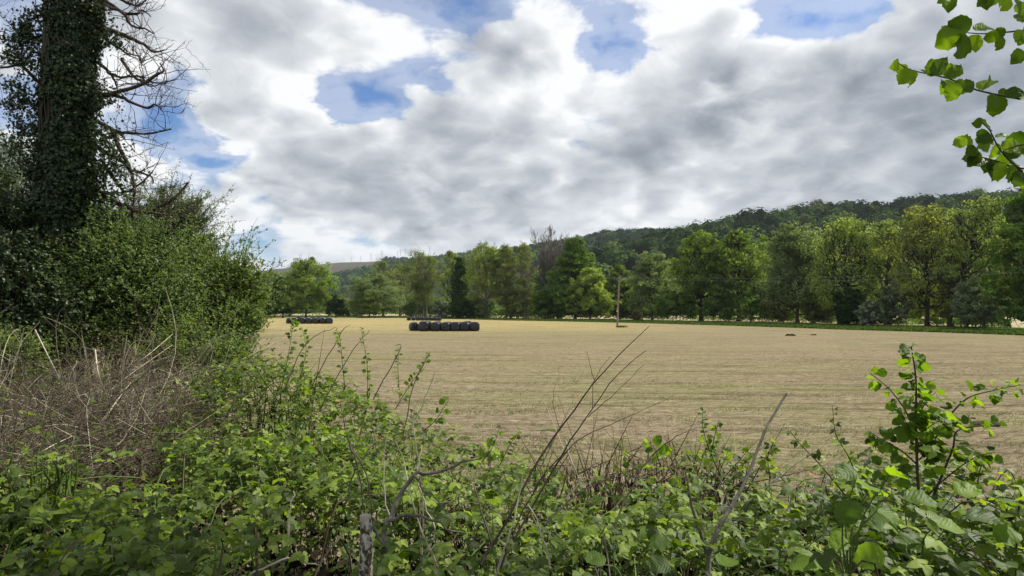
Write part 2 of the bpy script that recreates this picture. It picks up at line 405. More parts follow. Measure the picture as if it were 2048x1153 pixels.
def tubes(mb, P, Rd, sides=5, tint=0.5, cap=True):
    """P (n, k, 3) centre lines, Rd (n, k) or (k,) radii"""
    P = np.asarray(P, float)
    if P.ndim == 2: P = P[None]
    n, k, _ = P.shape
    Rd = np.broadcast_to(np.asarray(Rd, float), (n, k))
    T = np.gradient(P, axis=1); T = unit(T)
    ref = np.where(np.abs(T[:, :1, 2:3]) > 0.8, np.array([1.0, 0.13, 0]), np.array([0.05, 0.1, 1.0]))
    U = unit(np.cross(T, np.broadcast_to(ref, T.shape))); W = np.cross(T, U)
    a = np.arange(sides) * 2 * np.pi / sides
    ring = (U[:, :, None] * np.cos(a)[None, None, :, None] + W[:, :, None] * np.sin(a)[None, None, :, None]) * Rd[:, :, None, None]
    V = P[:, :, None] + ring                               # n,k,s,3
    base = (np.arange(n) * k * sides)[:, None, None]
    i = np.arange(k - 1)[None, :, None] * sides; j = np.arange(sides)[None, None, :]; j2 = (j + 1) % sides
    Fq = np.stack([base + i + j, base + i + j2, base + i + sides + j2, base + i + sides + j], -1).reshape(-1, 4)
    tv = np.repeat(np.broadcast_to(np.asarray(tint, float), (n,)), k * sides)
    mb.add(V.reshape(-1, 3), Fq, tv)

def smooth_path(pts, k):
    """Catmull-Rom through the points, k samples"""
    pts = np.asarray(pts, float); n = len(pts)
    E = np.vstack([2 * pts[0] - pts[1], pts, 2 * pts[-1] - pts[-2]])
    s = np.linspace(0, n - 1 - 1e-6, k); i = s.astype(int); t = (s - i)[:, None]
    a, b, c, d = E[i], E[i + 1], E[i + 2], E[i + 3]
    return 0.5 * ((2 * b) + (-a + c) * t + (2 * a - 5 * b + 4 * c - d) * t * t + (-a + 3 * b - 3 * c + d) * t ** 3)

def blade_template(ys, ws, fold=0.18, droop=0.25, curl=0.0):
    """a leaf blade along +y: midrib and two edges. returns verts, tris+quads as tris, uv"""
    ys = np.asarray(ys, float); ws = np.asarray(ws, float)
    V = [(0, 0, 0)]; U = [(0, 0)]
    for y, w in zip(ys[1:-1], ws[1:-1]):
        z0 = -droop * y * y
        for s in (0, -1, 1):
            V.append((s * w, y, z0 + (fold * w if s else 0) + curl * (w if s > 0 else 0))); U.append((s * w, y))
    V.append((0, ys[-1], -droop * ys[-1] ** 2)); U.append((0.0, ys[-1]))
    F_ = [(0, 1, 2), (0, 3, 1)]
    m = len(ys) - 2
    for q in range(m - 1):
        a = 1 + 3 * q; b = a + 3
        F_ += [(a, b, b + 1), (a, b + 1, a + 1), (a, a + 2, b + 2), (a, b + 2, b)]
    e = 1 + 3 * (m - 1); tip = len(V) - 1
    F_ += [(e, tip, e + 1), (e, e + 2, tip)]
    return np.array(V, float), np.array(F_), np.array(U, float)
# far: a folded lozenge, mid: ovate, near: toothed
T_FAR = (np.array([(0, 0, 0), (0.36, 0.5, 0.1), (0, 1, 0), (-0.36, 0.5, 0.1)], float), np.array([(0, 1, 2), (0, 2, 3)]), None)
T_SLIM = (np.array([(0, 0, 0), (0.15, 0.45, 0.03), (0, 1, -.18), (-0.15, 0.45, 0.03)], float), np.array([(0, 1, 2), (0, 2, 3)]), None)
T_IVYM = (np.array([(0, 0, 0), (-.46, .38, .07), (0, 1, -.1), (.46, .38, .07)], float), np.array([(0, 3, 2), (0, 2, 1)]), None)
T_TRI = (np.array([(-0.5, 0, 0), (0.5, 0, 0), (0, 1, 0)], float), np.array([(0, 1, 2)]), None)
T_MID = blade_template([0, .3, .65, 1], [0, .34, .28, 0])
T_LONG = blade_template([0, .35, .7, 1], [0, .13, .10, 0], droop=0.35)
T_TOOTH = blade_template([0, .10, .24, .30, .48, .54, .72, .76, .88, 1], [0, .20, .38, .35, .42, .37, .33, .27, .14, 0], 0.2, 0.2)
T_BLET = blade_template([0, .16, .38, .60, .82, 1], [0, .27, .37, .29, .17, 0], 0.22, 0.22)
T_HAZEL = blade_template([0, .06, .22, .28, .46, .52, .70, .74, .86, .90, 1], [0, .24, .42, .40, .47, .43, .42, .34, .22, .12, 0], 0.16, 0.22, 0.05)
T_NET = blade_template([0, .10, .22, .28, .42, .48, .62, .68, .82, 1], [0, .24, .33, .27, .31, .23, .24, .16, .12, 0], 0.25, 0.35)
T_IVY = (np.array([(0, 0, 0), (-.42, .05, .05), (-.22, .35, .08), (-.5, .5, 0), (-.18, .62, .06), (0, 1, -.1),
                   (.18, .62, .06), (.5, .5, 0), (.22, .35, .08), (.42, .05, .05)], float),
         np.array([(0, 2, 1), (2, 4, 3), (0, 4, 2), (4, 6, 5), (0, 6, 4), (0, 8, 6), (6, 8, 7), (0, 9, 8)]), None)
def compose(parts):
    V = []; F_ = []; U = []; n = 0
    for (tv, tf, tu), off, ang, sc, tilt in parts:
        ca, sa = math.cos(ang), math.sin(ang)
        v = tv * sc
        if tilt: v = v * np.array([1, math.cos(tilt), 1]) + np.stack([0 * v[:, 1], 0 * v[:, 1], -v[:, 1] * math.sin(tilt)], 1)
        v = np.stack([v[:, 0] * ca + v[:, 1] * sa, -v[:, 0] * sa + v[:, 1] * ca, v[:, 2]], 1) + np.array(off)
        V.append(v); F_.append(tf + n); U.append(tu if tu is not None else np.zeros((len(v), 2))); n += len(v)
    return np.vstack(V), np.vstack(F_), np.vstack(U)
STALK = (np.array([(-.03, 0, 0), (.03, 0, 0), (.02, 1, 0), (-.02, 1, 0)], float), np.array([(0, 1, 2), (0, 2, 3)]), None)
T_BRAMBLE = compose([(STALK, (0, -.35, 0), 0, .55, 0), (T_BLET, (0, .12, 0), 0, .88, .05), (T_BLET, (.02, 0, 0), 1.25, .70, .1), (T_BLET, (-.02, 0, 0), -1.25, .70, .1)])
T_BRAMBLE_FAR = compose([(T_FAR, (0, .1, 0), 0, .9, .05), (T_FAR, (0, 0, 0), 1.2, .72, .1), (T_FAR, (0, 0, 0), -1.2, .72, .1)])

def place(mb, tmpl, pos, along, normal, size, tint):
    tv, tf, tu = tmpl
    pos = np.asarray(pos, float); n = len(pos)
    if n == 0: return
    Y = unit(np.asarray(along, float)); Z = np.asarray(normal, float)
    Z = unit(Z - (Z * Y).sum(-1, keepdims=True) * Y); X = np.cross(Y, Z)
    size = np.broadcast_to(np.asarray(size, float), (n,))[:, None, None]
    V = (X[:, None] * tv[None, :, 0:1] + Y[:, None] * tv[None, :, 1:2] + Z[:, None] * tv[None, :, 2:3]) * size + pos[:, None]
    M = len(tv)
    F_ = (tf[None] + (np.arange(n) * M)[:, None, None]).reshape(-1, tf.shape[1])
    mb.add(V.reshape(-1, 3), F_, np.repeat(np.broadcast_to(np.asarray(tint, float), (n,)), M),
           None if tu is None else np.tile(tu, (n, 1)))
def matrix(pos, along, normal, size):
    Y = np.asarray(along, float); Y = Y / np.linalg.norm(Y); Z = np.asarray(normal, float)
    Z = Z - Z.dot(Y) * Y; Z = Z / max(np.linalg.norm(Z), 1e-6); X = np.cross(Y, Z)
    M = Matrix.Identity(4)
    for i in range(3):
        M[i][0] = X[i] * size; M[i][1] = Y[i] * size; M[i][2] = Z[i] * size; M[i][3] = pos[i]
    return M
def rdir(rng, n):
    return unit(rng.normal(size=(n, 3)))

# cheap value noise for shaping surfaces
def vnoise(x, y, seed=0):
    x = np.asarray(x, float); y = np.asarray(y, float)
    def h(i, j):
        s = np.sin(i * 127.1 + j * 311.7 + seed * 74.7) * 43758.5453
        return s - np.floor(s)
    i = np.floor(x); j = np.floor(y); u = x - i; v = y - j
    u = u * u * (3 - 2 * u); v = v * v * (3 - 2 * v)
    return (h(i, j) * (1 - u) + h(i + 1, j) * u) * (1 - v) + (h(i, j + 1) * (1 - u) + h(i + 1, j + 1) * u) * v
def fbm(x, y, seed=0, oct=4):
    a = 0; amp = 0.5
    for o in range(oct):
        a = a + amp * vnoise(x * 2 ** o, y * 2 ** o, seed + o * 7); amp *= 0.5
    return a

# ------------------------------------------------------------------ ground
def bank_z(x, y):
    return 1.3 * (1 - sstep(y - 0.25 * np.sin(x * 0.4), 3.0, 8.0))
def grid_mesh(name, material, xs, ys, zf, kind='structure', smooth=True):
    X, Y = np.meshgrid(xs, ys) if xs.ndim == 1 else (xs, ys)
    Z = zf(X, Y); ny, nx = X.shape
    mb = MB(); i = np.arange(ny - 1)[:, None] * nx; j = np.arange(nx - 1)[None]
    a = i + j
    mb.add(np.stack([X, Y, Z], -1).reshape(-1, 3), np.stack([a, a + 1, a + nx + 1, a + nx], -1).reshape(-1, 4))
    return obj(name, mb.mesh(name, material, smooth), kind=kind)
gx = np.concatenate([-np.geomspace(9000, 12, 30), np.linspace(-11, 11, 60), np.geomspace(12, 9000, 30)])
gy = np.concatenate([-np.geomspace(3000, 6, 16), np.linspace(-5, 14, 60), np.geomspace(15, 12000, 40)])
grid_mesh('ground', 'rough_grass', gx, gy, lambda x, y: bank_z(x, y) - 0.02)

EDGE = [(-400, 634.5), (400, 634.5), (520, 634.5), (700, 635), (850, 637), (1000, 641), (1235, 645.5), (1400, 650), (1560, 655), (1700, 660), (1850, 664), (2048, 671), (2400, 690), (3200, 740)]
edge_u = np.array([(e[0] - 1024) / F for e in EDGE]); edge_d = np.array([EYE[2] * F / (e[1] - 620) for e in EDGE])
def edge_at(u): return np.interp(u, edge_u, edge_d)
def build_field():
    nu, nd = 250, 270
    u = np.linspace(-1.25, 1.1, nu)
    e = edge_at(u) * (1 + 0.02 * (vnoise(u * 40, u * 0) - 0.5))
    t = np.linspace(0, 1, nd)[:, None]
    Y = 7.2 * (e[None] / 7.2) ** t
    X = u[None] * Y
    def z(X, Y):
        near = 1 / (1 + (Y / 30) ** 2)
        rows = fbm(X * 0.25 + Y * 0.05, Y * 2.2, 3, 4) - 0.45
        tuft = fbm(X * 3.0, Y * 4.5, 9, 3) - 0.45
        return bank_z(X, Y) + 0.012 + near * (0.12 * rows + 0.10 * tuft) * sstep(Y, 7.2, 9)
    return grid_mesh('mown_field', 'mown_field', X, Y, z)
field = build_field()
def field_z(x, y):
    near = 1 / (1 + (y / 30) ** 2)
    return bank_z(x, y) + 0.012 + near * (0.12 * (fbm(x * 0.25 + y * 0.05, y * 2.2, 3, 4) - 0.45) + 0.10 * (fbm(x * 3.0, y * 4.5, 9, 3) - 0.45)) * sstep(y, 7.2, 9)
# the next field, seen between the trunks
def far_field():
    u = np.linspace(-1.3, 1.2, 60); e = edge_at(u) * 1.22 + 14
    t = np.linspace(0, 1, 12)[:, None]
    Y = e[None] + t * 150; X = u[None] * Y
    grid_mesh('far_field', 'far_pasture', X, Y, lambda x, y: 0.03 + 0 * x)
far_field()

def hay():
    rng = np.random.default_rng(5); mb = MB()
    n = 62000
    d = 8.6 * (48 / 8.6) ** (rng.random(n) ** 0.9)
    u = rng.uniform(-0.95, 0.9, n); x = u * d
    keep = fbm(x * 0.5, d * 2.0, 4, 3) + 0.25 * rng.random(n) > 0.45
    x, d = x[keep], d[keep]; n = len(x)
    z = field_z(x, d)
    a = rng.normal(0, 0.6, n); along = np.stack([np.cos(a), np.sin(a), rng.normal(0.15, 0.3, n)], 1)
    nrm = np.stack([rng.normal(0, .6, n), rng.normal(-.3, .6, n), np.ones(n)], 1)
    tm = (np.array([(-.022, 0, 0), (.022, 0, 0), (.018, .5, .09), (-.018, .5, .09), (0, 1, 0)], float), np.array([(0, 1, 2), (0, 2, 3), (3, 2, 4)]), None)
    place(mb, tm, np.stack([x, d, z + 0.004], 1), along, nrm, rng.uniform(.08, .24, n), rng.random(n))
    obj('loose_hay', mb.mesh('loose_hay', 'hay_strand'), kind='stuff')
    # short green regrowth and stubble
    mb = MB(); n = 90000
    d = 8.6 * (40 / 8.6) ** rng.random(n); x = rng.uniform(-0.95, 0.9, n) * d
    keep = fbm(x * 0.3, d * 1.2, 14, 3) > 0.50
    x, d = x[keep], d[keep]; n = len(x); z = field_z(x, d)
    tb = (np.array([(-.006, 0, 0), (.006, 0, 0), (0, .07, 0)], float), T_TRI[1], None)
    place(mb, tb, np.stack([x, d, z - 0.005], 1), np.stack([rng.normal(0, .4, n), rng.normal(0, .4, n), np.ones(n)], 1),
          np.stack([rng.normal(0, .3, n), -np.ones(n), rng.normal(0, .3, n)], 1), 1.0, rng.random(n))
    obj('short_grass', mb.mesh('short_grass', 'grass_blade'), kind='stuff')
hay()

def verge():
    # uncut grass along the foot of the trees
    rng = np.random.default_rng(8); mb = MB(); n = 60000
    u = rng.uniform(-0.45, 0.95, n); e = edge_at(u)
    d = e * (0.985 + rng.random(n) ** 1.3 * 0.17) ; x = u * d
    hgt = rng.uniform(.15, .45, n) * (0.5 + fbm(x * .3, d * .3, 2, 3))
    s = np.maximum(hgt, .1)
    place(mb, T_TRI, np.stack([x, d, np.full(n, 0.0)], 1), np.stack([rng.normal(0, .35, n), rng.normal(0, .35, n), np.ones(n)], 1),
          rdir(rng, n), s, rng.random(n))
    obj('verge_grass', mb.mesh('verge_grass', 'verge_blade'), kind='stuff')
verge()

def clod(name, label, px, py, w, seed, mat='stone_soil'):
    Y = EYE[2] * F / (py - 620); rng = np.random.default_rng(seed)
    mb = MB()
    for k in range(14):
        c = np.array([rng.uniform(-.28, .28) * w, rng.uniform(-.15, .15) * w, 0]); r = w * rng.uniform(.13, .2)
        na, nb = 7, 4
        th = np.linspace(0, 2 * np.pi, na, endpoint=False); ph = np.linspace(0.05, np.pi / 2 + .3, nb)
        rr = r * rng.uniform(.7, 1.3, (nb, na))
        V = np.stack([rr * np.sin(ph)[:, None] * np.cos(th), rr * np.sin(ph)[:, None] * np.sin(th), rr * .8 * np.cos(ph)[:, None] + 0 * th], -1) + c
        i = np.arange(nb - 1)[:, None] * na; j = np.arange(na)[None]
        mb.add(V.reshape(-1, 3), np.stack([i + j, i + na + j, i + na + (j + 1) % na, i + (j + 1) % na], -1).reshape(-1, 4))
        mb.add(V[0], np.array([[0, 1, 2], [0, 2, 3], [0, 3, 4], [0, 4, 5], [0, 5, 6]]))
    o = thing(name, label, 'earth clod', (*on_ground(px, Y)[:2], 0.01), 'lumps lying on the mown field', mb.mesh(name, mat))
clod('soil_clod', 'dark lump of turned soil on the mown field behind the hazel shoot', 1965, 852, 0.75, 1)
clod('soil_clod', 'small dark crumbly soil lump close left of the bigger one', 1935, 838, 0.30, 2)
clod('soil_clod', 'low brown mound far out on the field towards the right trees', 1580, 672, 1.2, 3, 'litter_shade')
clod('soil_clod', 'smaller brown mound right of the low mound near the right trees', 1626, 671, 0.7, 4, 'litter_shade')

# ------------------------------------------------------------------ hills
def hill(name, ridge, d0, d1, mat, back=500, z0=0.0, n=160, m=40, noise=6, seed=0, power=1.0):
    """ridge: (px, py) outline; slope from distance d0 up to the ridge at d1"""
    rp = np.array(ridge, float)
    px = np.linspace(rp[0, 0], rp[-1, 0], n); py = np.interp(px, rp[:, 0], rp[:, 1])
    u = (px - 1024) / F
    H = (620 - py) / F * d1
    t = np.concatenate([np.linspace(0, 1, m), 1 + np.linspace(.05, 1, 14)])
    X = []; Y = []; Z = []
    for tt in t:
        if tt <= 1:
            d = d0 + (d1 - d0) * tt; prof = (0.15 * tt + 0.85 * sstep(tt, -.15, 1.12)) ** power
            prof = prof / (0.15 + 0.85 * sstep(np.float64(1), -.15, 1.12)) ** power
        else:
            d = d1 + back * (tt - 1); prof = 1 - sstep(tt, 1.0, 2.0) * 1.02
        X.append(u * d); Y.append(np.full(n, d)); Z.append(z0 + (H - z0) * prof)
    X, Y, Z = map(np.array, (X, Y, Z))
    tt = t[:, None]
    Z = Z + noise * (fbm(X / 60, Y / 60, seed, 4) - .47) * np.minimum(tt * 2, 1) * np.where(tt > 1, .4, 1) * np.clip((1.02 - np.minimum(tt, 1)) * 6, .1, 1)
    o = grid_mesh(name, mat, X, Y, lambda a, b: Z)
    return (X, Y, Z, px, t)
def on_hill(g, fx, ft):
    """bilinear sample of the slope; fx, ft in index space 0..1 (ft 1 = ridge)"""
    X, Y, Z, px, t = g; ny, nx = X.shape
    i = np.interp(ft, t, np.arange(ny)); j = fx * (nx - 1)
    i0 = np.clip(i.astype(int), 0, ny - 2); j0 = np.clip(j.astype(int), 0, nx - 2); a = i - i0; b = j - j0
    def s(A): return (A[i0, j0] * (1 - b) + A[i0, j0 + 1] * b) * (1 - a) + (A[i0 + 1, j0] * (1 - b) + A[i0 + 1, j0 + 1] * b) * a
    return np.stack([s(X), s(Y), s(Z)], -1)

RIGHT_RIDGE = [(a, b + 23) for a, b in [(1000, 590), (1060, 560), (1130, 530), (1180, 512), (1250, 492), (1330, 472), (1400, 460), (1440, 448), (1480, 440), (1540, 434), (1600, 424), (1650, 418), (1700, 420), (1760, 418), (1800, 410), (1850, 406), (1950, 398), (2048, 388), (2300, 370), (2700, 350), (3200, 350)]]
MID_RIDGE = [(a, b + 8) for a, b in [(820, 560), (900, 530), (960, 512), (1020, 500), (1100, 490), (1165, 478), (1210, 468), (1250, 464), (1330, 463), (1360, 468), (1500, 470), (1800, 470), (2400, 470)]]
g_right = hill('right_hill', RIGHT_RIDGE, 330, 760, 'wood_floor', noise=5, seed=2)
g_mid = hill('middle_hill', MID_RIDGE, 700, 1500, 'wood_floor', noise=8, seed=4)
FAR_RIDGE = [(-1200, 560), (-300, 560), (200, 575), (420, 562), (490, 548), (520, 541), (560, 537), (640, 528), (680, 524), (740, 523), (790, 519), (850, 514), (930, 505), (1000, 498), (1120, 494), (1300, 492), (1700, 490)]
g_far = hill('far_moor', FAR_RIDGE, 1500, 3200, 'moor', back=1500, noise=14, seed=6)
LOW_RIDGE = [(400, 606), (560, 588), (640, 566), (690, 555), (740, 545), (790, 532), (840, 526), (900, 520), (960, 514), (1050, 510), (1200, 505)]
g_low = hill('wooded_spur', LOW_RIDGE, 1000, 2000, 'wood_floor', back=600, noise=10, seed=8)

ICO_V = []; 
def _ico():
    p = (1 + 5 ** .5) / 2
    v = np.array([(-1, p, 0), (1, p, 0), (-1, -p, 0), (1, -p, 0), (0, -1, p), (0, 1, p), (0, -1, -p), (0, 1, -p), (p, 0, -1), (p, 0, 1), (-p, 0, -1), (-p, 0, 1)], float)
    f = np.array([(0, 11, 5), (0, 5, 1), (0, 1, 7), (0, 7, 10), (0, 10, 11), (1, 5, 9), (5, 11, 4), (11, 10, 2), (10, 7, 6), (7, 1, 8), (3, 9, 4), (3, 4, 2), (3, 2, 6), (3, 6, 8), (3, 8, 9), (4, 9, 5), (2, 4, 11), (6, 2, 10), (8, 6, 7), (9, 8, 1)])
    return unit(v), f
ICO = _ico()
def wood(name, g, count, r, nleaf, mat, seed, fx=(0, 1), ft=(0.3, 1.0), leaf=0.9, conic=False, keep=None):
    rng = np.random.default_rng(seed)
    a = rng.uniform(*fx, count); b = ft[0] + (ft[1] - ft[0]) * rng.random(count) ** 0.8
    if keep is not None:
        k = keep(a, b, rng); a, b = a[k], b[k]
    C = on_hill(g, a, b); n = len(C)
    rr = rng.uniform(.5, 1.4, n) * r; asp = rng.uniform(.85, 1.3, n)
    tn = np.clip(rng.normal(.42, .34, n) + 1.1 * (fbm(C[:, 0] / 45, C[:, 1] / 45, seed, 3) - .45), 0, 1)
    mb = MB()
    iv, if_ = ICO
    jit = rng.uniform(.8, 1.1, (n, 12, 1))
    if conic:
        cv = np.array([(math.cos(k * 1.2566), math.sin(k * 1.2566), 0) for k in range(5)] + [(0, 0, 3.2)])
        V = C[:, None] + cv[None] * rr[:, None, None] * .9
        Fc = np.array([(k, (k + 1) % 5, 5) for k in range(5)])
        mb.add(V.reshape(-1, 3), (Fc[None] + (np.arange(n) * 6)[:, None, None]).reshape(-1, 3), np.repeat(tn * .5, 6))
    else:
        V = C[:, None] + iv[None] * jit * (rr[:, None, None] * np.stack([np.full(n, .96), np.full(n, .96), asp * .96], -1)[:, None, :]) + np.array([0, 0, 1]) * (rr * asp * .8)[:, None, None]
        mb.add(V.reshape(-1, 3), (if_[None] + (np.arange(n) * 12)[:, None, None]).reshape(-1, 3), np.repeat(tn * .6, 12))
    # leaf masses around each crown
    T = n * nleaf; k = np.repeat(np.arange(n), nleaf)
    d = rdir(rng, T); d[:, 2] = np.abs(d[:, 2]) * 1.1 - .25; d[:, 1] -= .35; d = unit(d)
    if conic:
        h = rng.random(T); P = C[k] + np.stack([d[:, 0] * (1 - h) * rr[k], d[:, 1] * (1 - h) * rr[k], h * rr[k] * 3.2], -1)
    else:
        P = C[k] + d * (rr[k] * rng.uniform(.92, 1.04, T))[:, None] * np.stack([np.ones(T), np.ones(T), asp[k]], -1) + np.array([0, 0, 1]) * (rr[k] * asp[k] * .8)[:, None]
    nr = unit(d * 1.0 + rng.normal(0, .17, (T, 3)))
    al = np.cross(nr, rdir(rng, T))
    place(mb, T_TRI, P, al, nr, leaf * rng.uniform(.6, 1.4, T) * (rr[k] / r), np.clip(tn[k] + rng.normal(0, .10, T), 0, 1))
    return obj(name, mb.mesh(name, mat), kind='stuff')
fxr = lambda p, g: float(np.interp(p, g[3], np.linspace(0, 1, len(g[3]))))
wood('hillside_wood', g_right, 1750, 8.5, 105, 'hill_leaf', 21, (fxr(1080, g_right), fxr(2150, g_right)), (0.35, 1.0), 1.75)
wood('hillside_wood', g_mid, 2400, 7.5, 45, 'hill_leaf', 22, (fxr(900, g_mid), fxr(1480, g_mid)), (0.45, 0.985), 2.5)
wood('ridge_conifer_wood', g_mid, 420, 4.2, 22, 'spruce_leaf', 23, (fxr(1100, g_mid), fxr(1365, g_mid)), (0.93, 1.0), 2.0, conic=True)
wood('far_hill_wood', g_low, 2400, 9.0, 28, 'far_hill_leaf', 24, (fxr(400, g_low), fxr(1180, g_low)), (0.35, 1.0), 4.2,
     keep=lambda a, b, r: r.random(len(a)) < .92)

# ------------------------------------------------------------------ trees of the far edge
def crown_profile(kind, t):
    if kind == 'cone': return np.clip(1.30 * (1 - t) ** .85, .10, 1.0)
    if kind == 'fan': return np.clip(.25 + t * 1.0, 0, 1) * np.sqrt(np.clip(1 - np.clip((t - .6) / .42, 0, 1) ** 2, 0, 1))
    if kind == 'flat': return np.sqrt(np.clip(1 - np.clip((t - .45) / .57, -1, 1) ** 2, 0.02, 1))
    if kind == 'column': return np.clip(.8 + .3 * np.sin(t * 6), 0, 1) * np.sqrt(np.clip(1 - np.clip((t - .7) / .31, 0, 1) ** 2, 0, 1))
    return np.sqrt(np.clip(1 - np.clip((t - .36) / .66, -.75, 1) ** 2, 0.03, 1))    # round
def tree(name, label, px, top, bottom, width, mat, kind='round', leaves=9000, lobes=26, crown=.18, leaf=.38, lean=0.0, seed=0,
         bark='bark', trunk=None, twigs=0, dist=None, spread=1.0, clump=.17, group='trees along the far edge of the field', trunks=1, lx=0.0):
    """px centre, top and bottom rows, width in photograph pixels"""
    rng = np.random.default_rng(seed * 13 + 7)
    u = (px - 1024) / F
    Y = dist if dist else EYE[2] * F / (bottom - 620)
    x = u * Y; H = at(px, top, Y)[2]; W = width / F * Y
    th = thing(name, label, 'tree' if 'tree' in name or 'oak' in name else 'bush', (x - lx * W, Y, 0), group)
    base = np.array([0, 0, 0.0])
    r0 = trunk or max(.12, H * .02)
    cb = crown * H; depth = W * .85
    # lobes: the big masses of the crown
    t = (np.arange(lobes) + rng.random(lobes)) / lobes; t = np.clip(t, 0, .97)
    a = np.arange(lobes) * 2.399963 + rng.random(lobes) * .8
    prof = crown_profile(kind, t) * rng.uniform(.84, 1.06, lobes)
    W = W * 1.13; rl = W * clump * rng.uniform(.6, 1.15, lobes) * (.6 if kind == 'cone' else 1) * np.where(t > .85, .8, 1)
    rad = np.maximum(W / 2 * prof - rl * .75, 0) * np.sqrt(rng.uniform(.25, 1.0, lobes))
    L = np.stack([np.cos(a) * rad + lx * W, np.sin(a) * rad * depth / W, cb + (H - cb - rl * .8) * t + rl * .25], -1)
    L[:, 0] += lean * (L[:, 2] / H)
    tr = MB(); br = MB(); cr = MB()
    # trunk
    if trunks == 1:
        top_p = np.array([lean * .8 + lx * W, 0, H * .86])
        mid = np.array([lean * .3 + rng.normal(0, .01 * H), rng.normal(0, .01 * H), H * .4])
        if lx: mid[0] += lx * W * .35
        path = smooth_path([base - [0, 0, .3], base + [0, 0, .1 * H], mid, (mid + top_p) / 2 + rng.normal(0, .015 * H, 3), top_p], 14)
        rad_t = np.linspace(1, .12, 14) * r0; rad_t[0] *= 1.7; rad_t[1] *= 1.15
        tubes(tr, path, rad_t, 8)
        paths = [path]
    else:
        paths = []
        for k in range(trunks):
            b = np.array([rng.uniform(-.22, .22) * W, rng.uniform(-.2, .2) * W, -.2])
            e = L[rng.integers(lobes)] * [.8, .8, 1]; e[2] = H * rng.uniform(.6, .85)
            p = smooth_path([b, b + (e - b) * .3 + rng.normal(0, .03 * H, 3) * [1, 1, 0], e], 12)
            tubes(tr, p, np.linspace(1, .15, 12) * r0 * .7, 6); paths.append(p)
    # limbs from trunk to each lobe
    ends = []
    for q in range(lobes):
        p = paths[q % len(paths)]
        zt = max(L[q, 2] * rng.uniform(.45, .8), cb * .6)
        s = np.argmin(np.abs(p[:, 2] - zt)); o = p[s]
        mid = o * .5 + L[q] * .5 + np.array([0, 0, -.04 * H]) + rng.normal(0, .02 * H, 3)
        pp = smooth_path([o, mid, L[q]], 7)
        rb = r0 * .55 * (1 - L[q, 2] / H * .5)
        tubes(br, pp, np.linspace(1, .25, 7) * rb, 4); ends.append(pp)
    # twigs through the crown
    nt = lobes * (6 + twigs)
    k = rng.integers(0, lobes, nt); E = np.array(ends)
    si = rng.integers(3, 7, nt); s0 = E[k, si]
    d = rdir(rng, nt); d[:, 2] = np.abs(d[:, 2]) * .8 + (.25 if kind in ('fan', 'flat') else .05)
    out = unit(L[k] - np.array([lx * W, 0, H * .35])); d = unit(d + out * .9)
    ln = rl[k] * rng.uniform(.8, 1.5, nt)
    e1 = s0 + d * ln[:, None]; m1 = (s0 + e1) / 2 + rng.normal(0, .08, (nt, 3)) * ln[:, None]
    tubes(br, np.stack([s0, m1, e1], 1), np.array([.22, .14, .05]) * r0 * .45 + .012, 3)
    if twigs:
        nt2 = nt * 3; nt2 = nt2 // 2 if leaves else nt2; k2 = rng.integers(0, nt, nt2); f = rng.uniform(.3, 1, nt2)[:, None]
        s2 = s0[k2] * (1 - f) + e1[k2] * f; d2 = unit(d[k2] + rdir(rng, nt2) * .7 + [0, 0, .3]); e2 = s2 + d2 * (ln[k2] * .55)[:, None]
        tubes(br, np.stack([s2, (s2 + e2) / 2 + rng.normal(0, .05, (nt2, 3)), e2], 1), np.array([.05, .035, .018]) * max(1, Y / 160), 3)
    # leaves
    if leaves:
        ncl = lobes * 11
        kk = rng.integers(0, lobes, ncl); dd = rdir(rng, ncl); dd[:, 2] = dd[:, 2] * .9 + .22; dd = unit(dd)
        C = L[kk] + dd * (rl[kk] * rng.uniform(.45, 1.15, ncl))[:, None] * [1, 1, .8]
        # keep masses near crown skin
        cs = rl[kk] * rng.uniform(.22, .46, ncl)
        per = max(leaves // ncl, 4); n = ncl * per; c = np.repeat(np.arange(ncl), per)
        o = rng.normal(0, 1, (n, 3)); o = unit(o) * (rng.random(n) ** .3)[:, None]
        P = C[c] + o * (cs[c] * spread)[:, None] * [1.15, 1.15, .62]
        nr = unit(o * .8 + dd[c] * .7 + rng.normal(0, .25, (n, 3)) + [0, 0, .35])
        al = unit(np.cross(nr, rdir(rng, n)) + [0, 0, -.25])
        tn = np.clip(.45 + (rng.random(lobes)[kk][c] - .5) * .35 + (rng.random(ncl)[c] - .5) * .4 + rng.normal(0, .17, n), 0, 1)
        place(cr, T_FAR, P, al, nr, leaf * 1.35 * rng.uniform(.55, 1.25, n), tn)
    obj('trunk', tr.mesh('trunk', bark, True), th)
    obj('branches', br.mesh('branches', bark), th)
    if leaves: obj('crown', cr.mesh('crown', mat), th)
    return th

